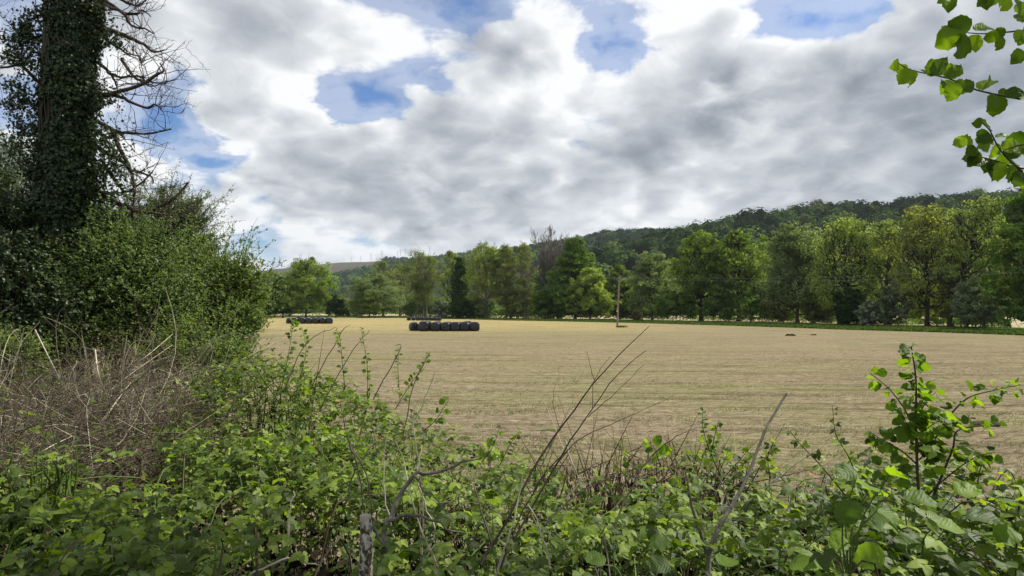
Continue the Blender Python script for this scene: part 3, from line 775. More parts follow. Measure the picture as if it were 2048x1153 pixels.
TREES = [
 # name, label, px, top, bottom, width, material, kwargs
 ('willow_tree', 'pale grey-green willow at the far left of the tree line, behind the dark tree', 548, 541, 631, 66, 'willow_leaf', dict(leaves=9000, crown=.1, dist=265)),
 ('field_tree', 'very dark spreading tree just left of the big rounded oak', 566, 556, 634, 84, 'dark_leaf', dict(leaves=12000, crown=.08, dist=243)),
 ('oak_tree', 'big rounded green oak standing tallest behind the left stack of bales', 612, 514, 634, 128, 'oak_leaf', dict(leaves=20000, crown=.12, dist=236, lobes=40, leaf=.42)),
 ('small_tree', 'small dark round tree between the big oak and the grey-green willow', 672, 589, 634, 54, 'dark_leaf', dict(leaves=7000, crown=.14, dist=240)),
 ('willow_tree', 'broad rounded grey-green willow right of the big left oak', 746, 548, 634, 118, 'willow_leaf', dict(leaves=20000, crown=.10, dist=238, lobes=40, trunks=3)),
 ('young_tree', 'fresh green young tree growing in front of the broad grey-green willow', 738, 583, 634, 56, 'oak_leaf', dict(leaves=6000, crown=.12, dist=233)),
 ('tall_tree', 'thin olive tree rising behind the broad grey-green willow', 766, 519, 630, 74, 'olive_leaf', dict(leaves=5500, dist=290, twigs=5, leaf=.34, spread=1.4)),
 ('tall_tree', 'tall fine-branched olive tree with many upright stems between willow and ivied tree', 846, 504, 634, 104, 'olive_leaf', dict(leaves=12000, crown=.22, dist=252, twigs=8, kind='fan', trunks=5, leaf=.34, spread=1.5, bark='pale_bark')),
 ('hawthorn_tree', 'small whitish flowering hawthorn behind the furthest row of bales', 881, 599, 634, 40, 'blossom', dict(leaves=5000, crown=.05, dist=226, leaf=.32)),
 ('tall_tree', 'yellow-green tree behind the dark ivied tree, left side', 905, 500, 632, 66, 'gold_leaf', dict(leaves=8000, dist=262)),
 ('ivied_tree', 'narrow dark ivy-covered tree in the middle of the left tree group', 919, 512, 636, 46, 'dark_leaf', dict(leaves=11000, kind='column', crown=.05, dist=222, clump=.24)),
 ('ash_tree', 'golden green tall tree with one straight visible trunk beside the dark ivied tree', 971, 485, 637, 88, 'gold_leaf', dict(leaves=11000, crown=.25, dist=214, twigs=3, bark='pale_bark', spread=1.2)),
 ('ash_tree', 'thin-leaved tree with forked pale stems left of the bare tree', 1012, 489, 637, 62, 'olive_leaf', dict(leaves=6500, crown=.3, dist=212, twigs=6, bark='pale_bark', spread=1.4)),
 ('ash_tree', 'sparse tree with pale stems close beside the bare tree, left of it', 1050, 484, 638, 58, 'olive_leaf', dict(leaves=3800, crown=.3, dist=208, twigs=7, bark='pale_bark', spread=1.5, leaf=.3)),
 ('bare_tree', 'leafless grey tree with a fan of bare branches behind the dark conical tree', 1098, 455, 638, 98, None, dict(leaves=0, kind='fan', crown=.35, dist=216, twigs=5, bark='grey_twig', lobes=30)),
 ('conical_tree', 'dark green pointed tall tree left of the wooden pole', 1150, 474, 639, 158, 'deep_leaf', dict(leaves=36000, kind='cone', crown=.05, dist=202, lobes=80, leaf=.42, clump=.19)),
 ('maple_tree', 'bright yellow-green maple in front of the dark pointed tree', 1180, 535, 640, 94, 'lime_leaf', dict(leaves=20000, kind='round', crown=.10, dist=193, lobes=44)),
 ('sycamore_tree', 'green tree with a flat bright top directly behind the wooden pole', 1240, 528, 640, 66, 'oak_leaf', dict(leaves=9000, crown=.15, dist=203, kind='flat')),
 ('willow_tree', 'soft grey-green willow right of the wooden pole', 1304, 504, 641, 106, 'willow_leaf', dict(leaves=19000, crown=.12, dist=188, lobes=40, spread=1.25)),
 ('oak_tree', 'bright green oak with a thick dark forked trunk right of the pole willow', 1402, 463, 643, 138, 'oak_leaf', dict(leaves=21000, crown=.22, dist=172, lobes=40, kind='flat', trunk=.62, bark='dark_bark')),
 ('oak_tree', 'bright green oak with open branches, second of the two tall oaks from the pole', 1477, 460, 645, 116, 'oak_leaf', dict(leaves=17000, crown=.26, dist=166, lobes=34, kind='flat', trunk=.55, bark='dark_bark')),
 ('willow_tree', 'wide soft mid-green willow between the oaks and the golden twiggy tree', 1594, 446, 648, 148, 'willow_leaf', dict(leaves=26000, crown=.14, dist=146, lobes=50, leaf=.34, spread=1.4, twigs=3)),
 ('ash_tree', 'golden twiggy rounded tree right of the wide soft willow', 1694, 433, 652, 172, 'gold_leaf', dict(leaves=15500, crown=.14, dist=134, lobes=44, twigs=8, leaf=.30, spread=1.5, kind='flat', bark='dark_bark')),
 ('ash_tree', 'narrow reddish-stemmed tree with thin leaf between two golden trees', 1772, 436, 653, 84, 'gold_leaf', dict(leaves=6500, crown=.18, dist=127, twigs=7, leaf=.30, spread=1.5, lobes=24)),
 ('oak_tree', 'tall bronze young-leaved oak left of the leaning oak on the right', 1854, 408, 655, 168, 'rust_leaf', dict(leaves=12000, crown=.20, dist=118, lobes=36, twigs=6, leaf=.30, spread=1.35, kind='flat', bark='dark_bark', trunk=.42)),
 ('oak_tree', 'bronze-green oak with a trunk leaning to the right near the right edge', 1956, 398, 657, 164, 'gold_leaf', dict(leaves=12000, crown=.22, dist=112, lobes=34, twigs=5, leaf=.30, spread=1.35, kind='flat', bark='dark_bark', trunk=.45, lx=.34)),
 ('dark_tree', 'large dark green tree cut by the right edge of the view', 2075, 372, 662, 170, 'deep_leaf', dict(leaves=30000, crown=.05, dist=96, lobes=60, leaf=.32)),
 ('field_tree', 'tall green tree beyond the right edge of the view', 2240, 380, 664, 180, 'oak_leaf', dict(leaves=9000, crown=.1, dist=92)),
 # under-storey
 ('hawthorn_tree', 'white flowering hawthorn under the narrow reddish-stemmed tree', 1790, 560, 655, 70, 'blossom', dict(leaves=9000, crown=.06, dist=122, leaf=.26, trunks=3)),
 ('hawthorn_tree', 'low white-speckled hawthorn at the foot of the golden twiggy tree', 1742, 600, 655, 56, 'blossom', dict(leaves=6500, crown=.04, dist=119, leaf=.24, trunks=3)),
 ('sallow_tree', 'silvery grey sallow near the foot of the leaning oak', 1950, 556, 658, 84, 'silver_leaf', dict(leaves=12000, crown=.08, dist=106, leaf=.26, trunks=4, spread=1.3)),
 ('holly_bush', 'dark low bush at the foot of the golden twiggy tree, left of the flowering one', 1698, 575, 654, 76, 'dark_leaf', dict(leaves=9000, crown=.02, dist=124, leaf=.3)),
 ('hedge_tree', 'green bushy tree filling the gap between the bronze oaks', 1906, 560, 656, 70, 'olive_leaf', dict(leaves=7000, crown=.05, dist=121, leaf=.3)),
 ('hedge_tree', 'light green bushy tree behind the bronze oak trunk', 1838, 540, 655, 90, 'lime_leaf', dict(leaves=7000, crown=.1, dist=135, leaf=.34, spread=1.3)),
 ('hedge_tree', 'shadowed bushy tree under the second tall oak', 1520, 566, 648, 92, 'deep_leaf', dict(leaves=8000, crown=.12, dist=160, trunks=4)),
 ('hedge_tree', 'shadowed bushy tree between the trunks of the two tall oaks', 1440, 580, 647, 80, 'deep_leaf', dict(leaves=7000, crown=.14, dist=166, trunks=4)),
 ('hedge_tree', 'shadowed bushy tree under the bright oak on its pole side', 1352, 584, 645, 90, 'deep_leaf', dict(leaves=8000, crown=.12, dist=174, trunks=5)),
 ('hedge_tree', 'green bushy tree under the wide soft willow, left side', 1562, 570, 649, 90, 'olive_leaf', dict(leaves=8000, crown=.08, dist=155, trunks=5)),
 ('hedge_tree', 'green bushy tree under the wide soft willow, right side', 1640, 574, 650, 90, 'olive_leaf', dict(leaves=8000, crown=.08, dist=143, trunks=4)),
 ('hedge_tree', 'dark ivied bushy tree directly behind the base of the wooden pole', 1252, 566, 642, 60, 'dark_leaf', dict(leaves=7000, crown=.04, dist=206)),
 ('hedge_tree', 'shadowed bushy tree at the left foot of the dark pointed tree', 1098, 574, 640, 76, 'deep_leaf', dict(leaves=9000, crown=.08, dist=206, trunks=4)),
 ('hedge_tree', 'olive bushy tree under the sparse pale-stemmed trees', 1036, 556, 640, 82, 'olive_leaf', dict(leaves=9000, crown=.06, dist=210, trunks=3)),
 ('hedge_tree', 'silvery bushy tree at the foot of the straight golden tree', 962, 596, 638, 66, 'willow_leaf', dict(leaves=6000, crown=.04, dist=216)),
 ('hedge_tree', 'dark bushy tree right of the whitish hawthorn behind the far bales', 925, 596, 637, 60, 'dark_leaf', dict(leaves=6000, crown=.03, dist=215)),
 ('hedge_tree', 'dim bushy tree under the tall fine-branched olive tree', 838, 594, 634, 80, 'deep_leaf', dict(leaves=7000, crown=.03, dist=262)),
 ('hedge_tree', 'dim bushy tree between the small dark tree and the broad willow', 692, 598, 632, 60, 'willow_leaf', dict(leaves=5000, crown=.03, dist=275)),
 ('hedge_tree', 'darkest bushy tree at the far left end of the tree line', 528, 572, 634, 60, 'dark_leaf', dict(leaves=7000, crown=.03, dist=250)),
 ('round_bush', 'small round brownish bush on the verge just right of the wooden pole', 1273, 620, 641, 24, 'dull_shrub', dict(leaves=2600, crown=.0, dist=176, leaf=.22)),
 ('far_tree', 'mid-green tree on the second line, seen between the oaks and the willow', 1535, 470, 640, 110, 'oak_leaf', dict(leaves=8000, crown=.1, dist=215)),
 ('far_tree', 'mid-green tree on the second line behind the pole willow', 1335, 524, 640, 90, 'olive_leaf', dict(leaves=7000, crown=.1, dist=235)),
 ('far_tree', 'olive tree on the second line above the golden straight tree', 950, 505, 636, 110, 'olive_leaf', dict(leaves=8000, crown=.1, dist=262, twigs=3)),
 ('far_tree', 'green tree on the second line showing right of the far bales willow', 800, 530, 632, 90, 'olive_leaf', dict(leaves=6000, crown=.1, dist=310, twigs=3)),
]
for i, (nm, lb, px, top, bot, w, mat, kw) in enumerate(TREES):
    kw = dict(kw); kw.setdefault('lobes', 26)
    tree(nm, lb, px, top, bot, w, mat, seed=i + 1, **kw)

# the low dark hedge bank that closes the view under the crowns
def hedge(name, label, pts, h, dep, n, mat, seed, leaf=.5):
    rng = np.random.default_rng(seed); mb = MB()
    pts = np.array(pts, float)          # px, distance
    s = rng.random(n); px = np.interp(s, np.linspace(0, 1, len(pts)), pts[:, 0]); d = np.interp(s, np.linspace(0, 1, len(pts)), pts[:, 1])
    d = d + rng.uniform(0, dep, n); x = (px - 1024) / F * d
    hh = h * (.55 + .9 * fbm(x / 7, d / 7, seed, 3))
    z = hh * rng.random(n) ** .6
    place(mb, T_FAR, np.stack([x, d, z], 1), rdir(rng, n) + [0, 0, .2], unit(rdir(rng, n) + [0, -.5, .5]), leaf * rng.uniform(.5, 1.2, n), np.clip(.4 + .6 * (fbm(x / 3, z / 2, seed, 2) - .4) + rng.normal(0, .2, n), 0, 1))
    return thing(name, label, 'hedge', me=mb.mesh(name, mat))
hedge('hedge', 'long dark undergrowth hedge behind the trunks from the dark ivied tree to the pole', [(890, 225), (1060, 214), (1235, 205), (1340, 196)], 3.2, 5, 13000, 'deep_leaf', 31, .6)
hedge('hedge', 'dim hedge beyond the second field on the left, behind the left bales', [(380, 330), (700, 330), (900, 300)], 8, 8, 9000, 'deep_leaf', 32, .9)
hedge('hedge', 'tall dim green hedge far behind the right-hand trunks', [(1300, 262), (1600, 225), (1900, 185), (2300, 165)], 8, 7, 15000, 'deep_leaf', 33, .8)
hedge('bramble_hedge', 'low bramble undergrowth around the foot of the right-hand trees', [(1380, 176), (1560, 153), (1700, 133), (1900, 114), (2020, 107)], 1.2, 4, 9000, 'deep_leaf', 34, .34)

# skyline trees on the right hill that stand clear of the wood
def sky_tree(label, px, top, bottom, w, mat, d, kind='round', n=3500, tw=2, seed=1):
    b = at(px, bottom, d)
    o = tree('skyline_tree', label, px, top, bottom, w, mat, kind=kind, leaves=n, dist=d, leaf=1.0, seed=seed, lobes=14, group='trees standing clear on the hill skyline', twigs=tw)
    return o
def hill_tree(label, px, top, bottom, w, mat, seed, kind='round', n=2600, twigs=0, bark='bark'):
    """like tree(), but its foot stands on the ridge"""
    d = 752.0; foot = at(px, bottom, d)[2]; rng = np.random.default_rng(seed)
    H = at(px, top, d)[2] - foot; W = w / F * d
    th = thing('skyline_tree', label, 'tree', (at(px, bottom, d)[0], d, foot - 2.0), 'trees standing clear on the hill skyline'); H += 2
    tr = MB(); cr = MB()
    tubes(tr, smooth_path([(0, 0, 0), (.2, 0, H * .4), (0, 0, H * .85)], 6), np.linspace(.6, .15, 6), 6)
    lobes = 14; t = (np.arange(lobes) + .5) / lobes; a = np.arange(lobes) * 2.4
    rad = W * .33 * crown_profile(kind, t); L = np.stack([np.cos(a) * rad, np.sin(a) * rad, H * (.35 + .58 * t)], -1)
    for q in range(lobes): tubes(tr, np.stack([[0, 0, L[q, 2] * .6], L[q] * [.6, .6, .85], L[q]]), np.array([.3, .2, .1]), 3)
    if twigs:
        m = lobes * twigs; k = rng.integers(0, lobes, m); e = L[k] + unit(rdir(rng, m) + [0, 0, .5] + L[k] / W) * W * .2
        tubes(tr, np.stack([L[k] * .9 + [0, 0, H * .04], e], 1), np.array([.16, .08]), 3)
    if n:
        k = rng.integers(0, lobes, n); o_ = rdir(rng, n)
        place(cr, T_TRI, L[k] + o_ * W * .17 * [1, 1, .75], np.cross(o_, rdir(rng, n)), o_ + rng.normal(0, .4, (n, 3)), 1.3 * rng.uniform(.6, 1.3, n), rng.random(n))
        obj('crown', cr.mesh('crown', mat), th)
    obj('trunk', tr.mesh('trunk', bark), th)
hill_tree('lone round-topped dark tree on the hill skyline above the golden tree', 1751, 403, 420, 17, 'hill_leaf', 41, 'flat')
hill_tree('pale bare-branched tree on the hill skyline left of the lone round one', 1634, 401, 421, 30, 'hill_leaf', 42, 'flat', 350, 22, 'pale_bark')
hill_tree('dark bushy tree on the skyline just right of the pale bare-branched tree', 1658, 408, 421, 20, 'hill_leaf', 43)
hill_tree('twin-topped dark tree on the skyline, left of the lone round one', 1698, 405, 421, 32, 'hill_leaf', 44)
hill_tree('small dark tree at the left end of the upper hill skyline', 1515, 427, 440, 17, 'hill_leaf', 45)
hill_tree('pale twiggy tree on the skyline near the right edge', 1980, 388, 402, 30, 'hill_leaf', 46, 'flat', 400, 20, 'pale_bark')
hill_tree('small pointed dark tree on the skyline between the left end and the pale one', 1560, 424, 438, 12, 'hill_leaf', 47, 'cone')

# ------------------------------------------------------------------ wrapped bales
def bale_mesh(name, seed):
    rng = np.random.default_rng(seed); mb = MB()
    nr, na = 15, 40; r = .66; hl = .60
    prof = [(-hl - .02, 0), (-hl, .22), (-hl + .0, .42), (-hl + .03, .53), (-hl + .10, .615), (-hl + .2, .65), (-hl * .4, .665), (0, .67), (hl * .4, .665), (hl - .2, .65), (hl - .10, .615), (hl - .03, .53), (hl, .42), (hl, .22), (hl + .02, 0.0)]
    a = np.linspace(0, 2 * np.pi, na, endpoint=False)
    V = []
    for i, (y, rr) in enumerate(prof):
        R_ = rr * (np.abs(np.cos(a)) ** 3.2 + np.abs(np.sin(a)) ** 3.2) ** (-1 / 3.2 * .9) * .965 * (1 + .035 * (fbm(np.cos(a) * 2 + 5, np.sin(a) * 2 + i * .35, seed, 3) - .45) * 2)
        # edge creases of the film pulled over the ends
        if .3 < rr < .63: R_ = R_ * (1 + .02 * np.sin(a * 17 + seed))
        x = np.cos(a) * R_; z = np.sin(a) * R_
        z = np.where(z < -.58, -.58 - (z + .58) * -.15, z)      # settles flat on the ground
        x = x * (1.0 + .05 * np.clip(-z, 0, 1))
        yy = y + .02 * (vnoise(np.cos(a) * 3 + 9, np.sin(a) * 3, seed) - .5)
        V.append(np.stack([x, np.broadcast_to(yy, a.shape) , z + .60], -1))
    V = np.array(V); i = np.arange(nr - 1)[:, None] * na; j = np.arange(na)[None]
    mb.add(V.reshape(-1, 3), np.stack([i + j, i + (j + 1) % na, i + na + (j + 1) % na, i + na + j], -1).reshape(-1, 4))
    return mb.mesh(name, 'bale_film', True)
BALES = [bale_mesh('bale_wrap', s) for s in (3, 8, 14, 21)]
ORD = ['first', 'second', 'third', 'fourth', 'fifth', 'sixth', 'seventh', 'eighth', 'ninth']
def bale(px, Y, label, k, yaw, grp, sc=1.0):
    o = thing('wrapped_bale', label, 'hay bale', (*on_ground(px, Y)[:2], -.01), grp, BALES[k % 4])
    rq = random.Random(int(px * 7)); o.rotation_euler = (rq.uniform(-.04, .04), 0, yaw); o.scale = (sc * rq.uniform(.97, 1.04), 1, sc * rq.uniform(.92, 1.0))
rb = random.Random(4)
front = [848, 871, 891, 911, 930, 949.5]
for i, px in enumerate(front):
    bale(px, 88.5 + i * .15, f'black wrapped bale, {ORD[i]} from the left in the front row of the nearest stack', i, rb.uniform(-.2, .2) + (px - 1024) / F * -1, 'bales of the nearest stack', 1.04 + (.05 if i == 0 else 0))
bale(829, 90.6, 'black wrapped bale set back at the left end of the nearest stack', 2, .5, 'bales of the nearest stack', 1.03)
for i, px in enumerate([856, 876, 896, 917, 936]):
    bale(px, 90.6, f'black wrapped bale behind the front row of the nearest stack, {ORD[i]} from left', i + 1, rb.uniform(-.2, .2), 'bales of the nearest stack', 1.07)
for i, px in enumerate([590, 605, 619, 632, 645.5, 659]):
    bale(px, 136, f'black wrapped bale, {ORD[i]} from the left in the front row of the left stack', i + 2, rb.uniform(-.25, .25) + .27, 'bales of the left stack', 1.03)
bale(579, 138, 'black wrapped bale at the far left end of the left stack, slightly set back', 1, .5, 'bales of the left stack', .95)
for i, px in enumerate([599, 613, 626, 640, 653]):
    bale(px, 139, f'black wrapped bale behind the front row of the left stack, {ORD[i]} from left', i, rb.uniform(-.2, .2), 'bales of the left stack', 1.1)
for i, px in enumerate([818, 827, 836, 845, 853.5, 862, 870.5, 878.5]):
    bale(px, 178 - i * .8, f'black wrapped bale, {ORD[i]} from the left in the furthest row at the field edge', i, rb.uniform(-.2, .2), 'bales of the furthest row', .86)

# ------------------------------------------------------------------ wooden pole with cross-arm and cables
def box(mb, c, s, rot=0):
    x, y, z = np.array(s) / 2
    v = np.array([(-x, -y, -z), (x, -y, -z), (x, y, -z), (-x, y, -z), (-x, -y, z), (x, -y, z), (x, y, z), (-x, y, z)])
    ca, sa = math.cos(rot), math.sin(rot)
    v = np.stack([v[:, 0] * ca - v[:, 1] * sa, v[:, 0] * sa + v[:, 1] * ca, v[:, 2]], 1) + np.array(c)
    mb.add(v, np.array([(0, 3, 2, 1), (4, 5, 6, 7), (0, 1, 5, 4), (1, 2, 6, 5), (2, 3, 7, 6), (3, 0, 4, 7)]))
PY = 108.0; pb = on_ground(1234, PY); ph = at(1238, 557, PY)[2]; ptop = at(1238.5, 557, PY)
pole = thing('utility_pole', 'weathered grey wooden pole with a short cross-arm standing alone in the field', 'utility pole', tuple(pb))
mb = MB(); lean = (ptop - pb) * [1, 0, 0]
tubes(mb, smooth_path([(0, 0, -.3), lean * .5 + [0, 0, ph / 2], lean + [0, 0, ph + .12]], 8), np.linspace(.15, .10, 8), 12)
obj('shaft', mb.mesh('shaft', 'pole_wood', True), pole)
arm_z = ph - .12
mb = MB(); box(mb, lean + [.0, -.16, arm_z], (1.9, .10, .12), .12); obj('crossarm', mb.mesh('crossarm', 'pole_wood'), pole)
ins = []
for k, s in enumerate((-.82, 0.0, .82)):
    mb = MB(); c = lean + [s, -.16 + s * .12, arm_z + .06 + (.12 if s == 0 else 0)]
    tubes(mb, np.array([c, c + [0, 0, .07], c + [0, 0, .11], c + [0, 0, .17], c + [0, 0, .21]]), np.array([.03, .03, .07, .065, .03]), 8)
    obj('insulator', mb.mesh('insulator', 'ceramic', True), pole); ins.append(pb + c + [0, 0, .2])
for s in (-.5, .5):
    mb = MB(); tubes(mb, np.array([lean + [s, -.16, arm_z - .05], lean + [0, -.13, arm_z - .55]]), .02, 4); obj('brace', mb.mesh('brace', 'galvanised'), pole)
for zz, hh, mt in ((4.15 * .62, .28, 'plate_yellow'), (4.15 * .71, .14, 'galvanised')):
    mb = MB(); box(mb, [-.02, -.172, zz], (.2, .02, hh)); obj('warning_plate' if mt == 'plate_yellow' else 'number_plate', mb.mesh('plate', mt), pole)
clodm = MB(); rng = np.random.default_rng(3)
def tuft(label, px, Y, w, n, h, mat='grass_blade', seed=1, z=0.0, cat='grass tuft', name='grass_tuft'):
    rng = np.random.default_rng(seed); mb = MB(); p = np.stack([rng.normal(0, w, n), rng.normal(0, w * .6, n), np.zeros(n)], 1)
    P = np.stack([p, p + [0, 0, h * .6] + rng.normal(0, h * .1, (n, 3)), p + [0, 0, h * .85] + rng.normal(0, h * .33, (n, 3))], 1)
    tubes(mb, P, np.array([.008, .006, .001]) * max(1, Y / 25), 3, rng.random(n))
    b = on_ground(px, Y); b[2] = z
    return thing(name, label, cat, tuple(b), me=mb.mesh(name, mat))
tuft('dark green grass tuft left uncut at the foot of the wooden pole', 1243, PY, .45, 150, .3, seed=5)

def cable(label, a, b, sag):
    s = np.linspace(0, 1, 30)[:, None]; P = a * (1 - s) + b * s - np.array([0, 0, 1]) * sag * 4 * s * (1 - s)
    mb = MB(); tubes(mb, P, .009, 4)
    thing('power_cable', label, 'cable', group='cables strung from the wooden pole', me=mb.mesh('power_cable', 'wire'))
far_r = at(2075, 538, 88); far_l = at(900, 583, 200)
cable('upper pale cable running from the pole to the right edge of the view', ins[2], far_r + [.8, 0, .45], .8)
cable('lower pale cable running from the pole to the right edge of the view', ins[0], far_r + [-.8, -1, -.35], .95)
cable('upper thin cable running from the pole into the trees on the left', ins[0], far_l + [0, 0, .4], 1.1)
cable('lower thin cable running from the pole into the trees on the left', ins[2], far_l + [0, 1, -.3], 1.2)

# ------------------------------------------------------------------ post and wire fences beyond the trees
def fence(label, pts, step, seed):
    pts = np.array(pts, float); P = np.stack([(pts[:, 0] - 1024) / F * pts[:, 1], pts[:, 1], 0 * pts[:, 1]], 1)
    seg = np.linalg.norm(np.diff(P, axis=0), axis=1); L = np.concatenate([[0], np.cumsum(seg)]); n = int(L[-1] / step)
    th = thing('wire_fence', label, 'fence'); rng = np.random.default_rng(seed)
    mb = MB(); tubes(mb, np.array([(0, 0, -.2), (0, 0, .7), (0, 0, 1.25)]), np.array([.06, .055, .05]), 6); me = mb.mesh('post', 'fence_wood')
    pos = [np.array([np.interp(s, L, P[:, k]) for k in range(3)]) for s in np.linspace(0, L[-1], n)]
    for p in pos:
        o = obj('post', me, th, loc=tuple(p)); o.rotation_euler = (rng.normal(0, .03), rng.normal(0, .03), 0)
    for h in (.45, .8, 1.12):
        mb = MB(); tubes(mb, np.array(pos) + [0, 0, h], .008, 3); obj('wire', mb.mesh('wire', 'galvanised'), th)
fence('post and wire fence beyond the trees behind the left bales', [(480, 272), (700, 262), (900, 255)], 7, 1)
fence('post and wire fence behind the trunks right of the pole', [(1255, 196), (1400, 178), (1560, 161), (1700, 143)], 5, 2)
fence('post and wire fence near the right edge of the view', [(1900, 112), (2048, 101), (2200, 97)], 4.5, 3)

# ------------------------------------------------------------------ pylons on the moor
def pylon(label, px, top, bottom, d, seed):
    b = at(px, bottom, d); H = at(px, top, d)[2] - b[2]
    th = thing('electricity_pylon', label, 'pylon', tuple(b - [0, 0, 4]), 'lattice pylons on the far hill'); H += 4
    t = .36; w0, w1 = H * .10, H * .022
    mb = MB()
    lv = np.linspace(0, 1, 8); 
    for sx in (-1, 1):
        for sy in (-1, 1):
            tubes(mb, np.array([(sx * w0, sy * w0, 0), (sx * w1, sy * w1, H * .6), (sx * w1 * .7, sy * w1 * .7, H)]), t * .5, 4)
    for i in range(7):
        f = lambda q: w0 + (w1 - w0) * min(q / .6, 1)
        a, c = f(lv[i]), f(lv[i + 1])
        for s in (-1, 1):
            tubes(mb, np.array([(-a * s, -a, H * lv[i]), (c * s, -c, H * lv[i + 1])]), t * .28, 3)
            tubes(mb, np.array([(-a * s, a, H * lv[i]), (c * s, c, H * lv[i + 1])]), t * .28, 3)
    obj('tower', mb.mesh('tower', 'pylon_steel'), th)
    for z, l in ((.66, .17), (.79, .23), (.92, .16)):
        mb = MB()
        for s in (-1, 1):
            tubes(mb, np.array([(0, 0, H * (z + .02)), (s * H * l, 0, H * z)]), t * .4, 3); tubes(mb, np.array([(0, 0, H * (z - .015)), (s * H * l, 0, H * z)]), t * .4, 3)
        obj('crossarm', mb.mesh('crossarm', 'pylon_steel'), th)
for i, (lb, px, tp, bt, d) in enumerate([
    ('small faint pylon furthest left on the moor skyline', 703, 514, 524, 3900),
    ('small faint pylon second from the left on the moor skyline', 721, 512, 524, 3900),
    ('slim pylon left of the dark clump of trees on the moor', 742, 507, 524, 3500),
    ('pylon rising just behind the clump of trees on the moor', 764, 501, 521, 3300),
    ('pylon immediately right of the clump of trees on the moor', 795, 503, 517, 3500),
    ('tall pylon in the middle of the pylon cluster, left one', 801, 498, 517, 3300),
    ('tall pylon in the middle of the pylon cluster, centre one', 811, 498, 517, 3300),
    ('shorter pylon right of the centre of the pylon cluster', 818, 500, 517, 3300),
    ('slim pylon right of the cluster and left of the tallest one', 831, 497, 515, 3400),
    ('tallest pylon at the right end, above the fine-branched olive tree', 859, 492, 512, 3200)]):
    pylon(lb, px, tp, bt, d, i)
def moor_clump():
    rng = np.random.default_rng(9); 
    for q in range(7):
        px = 766 + q * 7 + rng.uniform(-2, 2); d = 3050.0; b = at(px, 525, d); H = rng.uniform(20, 34) * (1.0 if q not in (0, 6) else .7); W = H * .7
        th = thing('moor_tree', f"{['leftmost', 'second', 'third', 'middle', 'fifth', 'sixth', 'rightmost'][q]} dark tree from the left in the small clump on the moor by the pylons", 'tree', tuple(b), 'dark clump of trees on the moor')
        mb = MB(); tubes(mb, np.array([(0, 0, -3), (0, 0, H * .8)]), np.array([1.2, .5]), 5); obj('trunk', mb.mesh('trunk', 'bark'), th)
        mb = MB(); n = 200; o_ = rdir(rng, n); place(mb, T_TRI, o_ * [W * .5, W * .5, H * .36] * rng.uniform(.5, 1.1, (n, 1)) + [0, 0, H * .6], np.cross(o_, rdir(rng, n)), o_, 5 * rng.uniform(.6, 1.2, n), rng.random(n))
        obj('crown', mb.mesh('crown', 'spruce_leaf'), th)
moor_clump()

# ================================================================== near vegetation
# surface of the bramble and nettle mass, from points measured on the photograph (px, py, distance)
SURF = [(-500, 1153, 1.9), (-500, 960, 3.4), (-500, 760, 7.0), (-60, 1153, 1.9), (0, 950, 3.6), (200, 1153, 1.9), (200, 960, 3.7), (250, 1050, 2.7), (0, 1050, 2.6),
        (400, 1153, 1.85), (400, 900, 4.2), (420, 1010, 2.9), (330, 860, 4.6), (440, 760, 5.8), (480, 742, 6.4), (560, 725, 6.4), (620, 735, 6.3), (520, 850, 4.8), (600, 1000, 3.0), (600, 1153, 1.85),
        (680, 755, 6.1), (740, 785, 5.8), (700, 880, 4.4), (790, 830, 5.3), (800, 1000, 3.1), (800, 1153, 1.9), (880, 880, 4.9), (960, 925, 4.4), (1000, 1040, 2.8), (1000, 1153, 1.9),
        (1100, 960, 4.1), (1200, 965, 4.1), (1200, 1070, 2.6), (1200, 1153, 1.9), (1320, 935, 4.2), (1400, 1040, 2.7), (1400, 1153, 1.8), (1450, 925, 4.2), (1560, 955, 3.9),
        (1600, 1050, 2.6), (1650, 975, 3.7), (1750, 960, 3.6), (1800, 1060, 2.4), (1800, 1153, 1.7), (1880, 945, 3.6), (2000, 1010, 3.2), (2048, 1153, 1.7), (2150, 1000, 3.3), (2500, 1050, 3.0), (2500, 1153, 1.8)]
SP_ = np.array([at(*s) for s in SURF])
RIDGE_D = np.array([(-500, 8.0), (200, 8.2), (420, 6.6), (560, 6.6), (700, 6.3), (800, 5.6), (900, 5.1), (1000, 4.6), (1200, 4.4), (1450, 4.4), (1650, 3.95), (1880, 3.9), (2048, 3.5), (2600, 3.5)])
def mass_z(x, y):
    x = np.asarray(x, float); y = np.asarray(y, float)
    shp = x.shape; X = x.ravel()[:, None]; Y = np.maximum(y.ravel()[:, None], .3)
    # compare in bearing and log distance so near detail counts
    du = (X / Y - (SP_[:, 0] / SP_[:, 1])[None]) * 2.2; dl = (np.log(Y) - np.log(SP_[:, 1])[None]) * 1.4
    w = 1 / ((du ** 2 + dl ** 2) + .003) ** 2.4
    z = (w * SP_[:, 2][None]).sum(1) / w.sum(1)
    z = z.reshape(shp)
    rd = np.interp(x / np.maximum(y, .3) * F + 1024, RIDGE_D[:, 0], RIDGE_D[:, 1])
    drop = sstep(y, rd * .98, rd + 1.5)
    z = z + .42 * (fbm(x * 2.3, y * 2.3, 31, 3) - .46)
    g = bank_z(x, y)
    return g + (z - g) * (1 - drop) - .05 * drop
def thicket_mask(x, y):
    """1 where dead canes rule (left, beyond the green slope)"""
    px = x / y * F + 1024
    return sstep(415 - px + 40 * (vnoise(x * 2, y * 2, 3) - .5), 0, 60) * sstep(y + (px - 100) * -.0016, 4.3, 5.0)

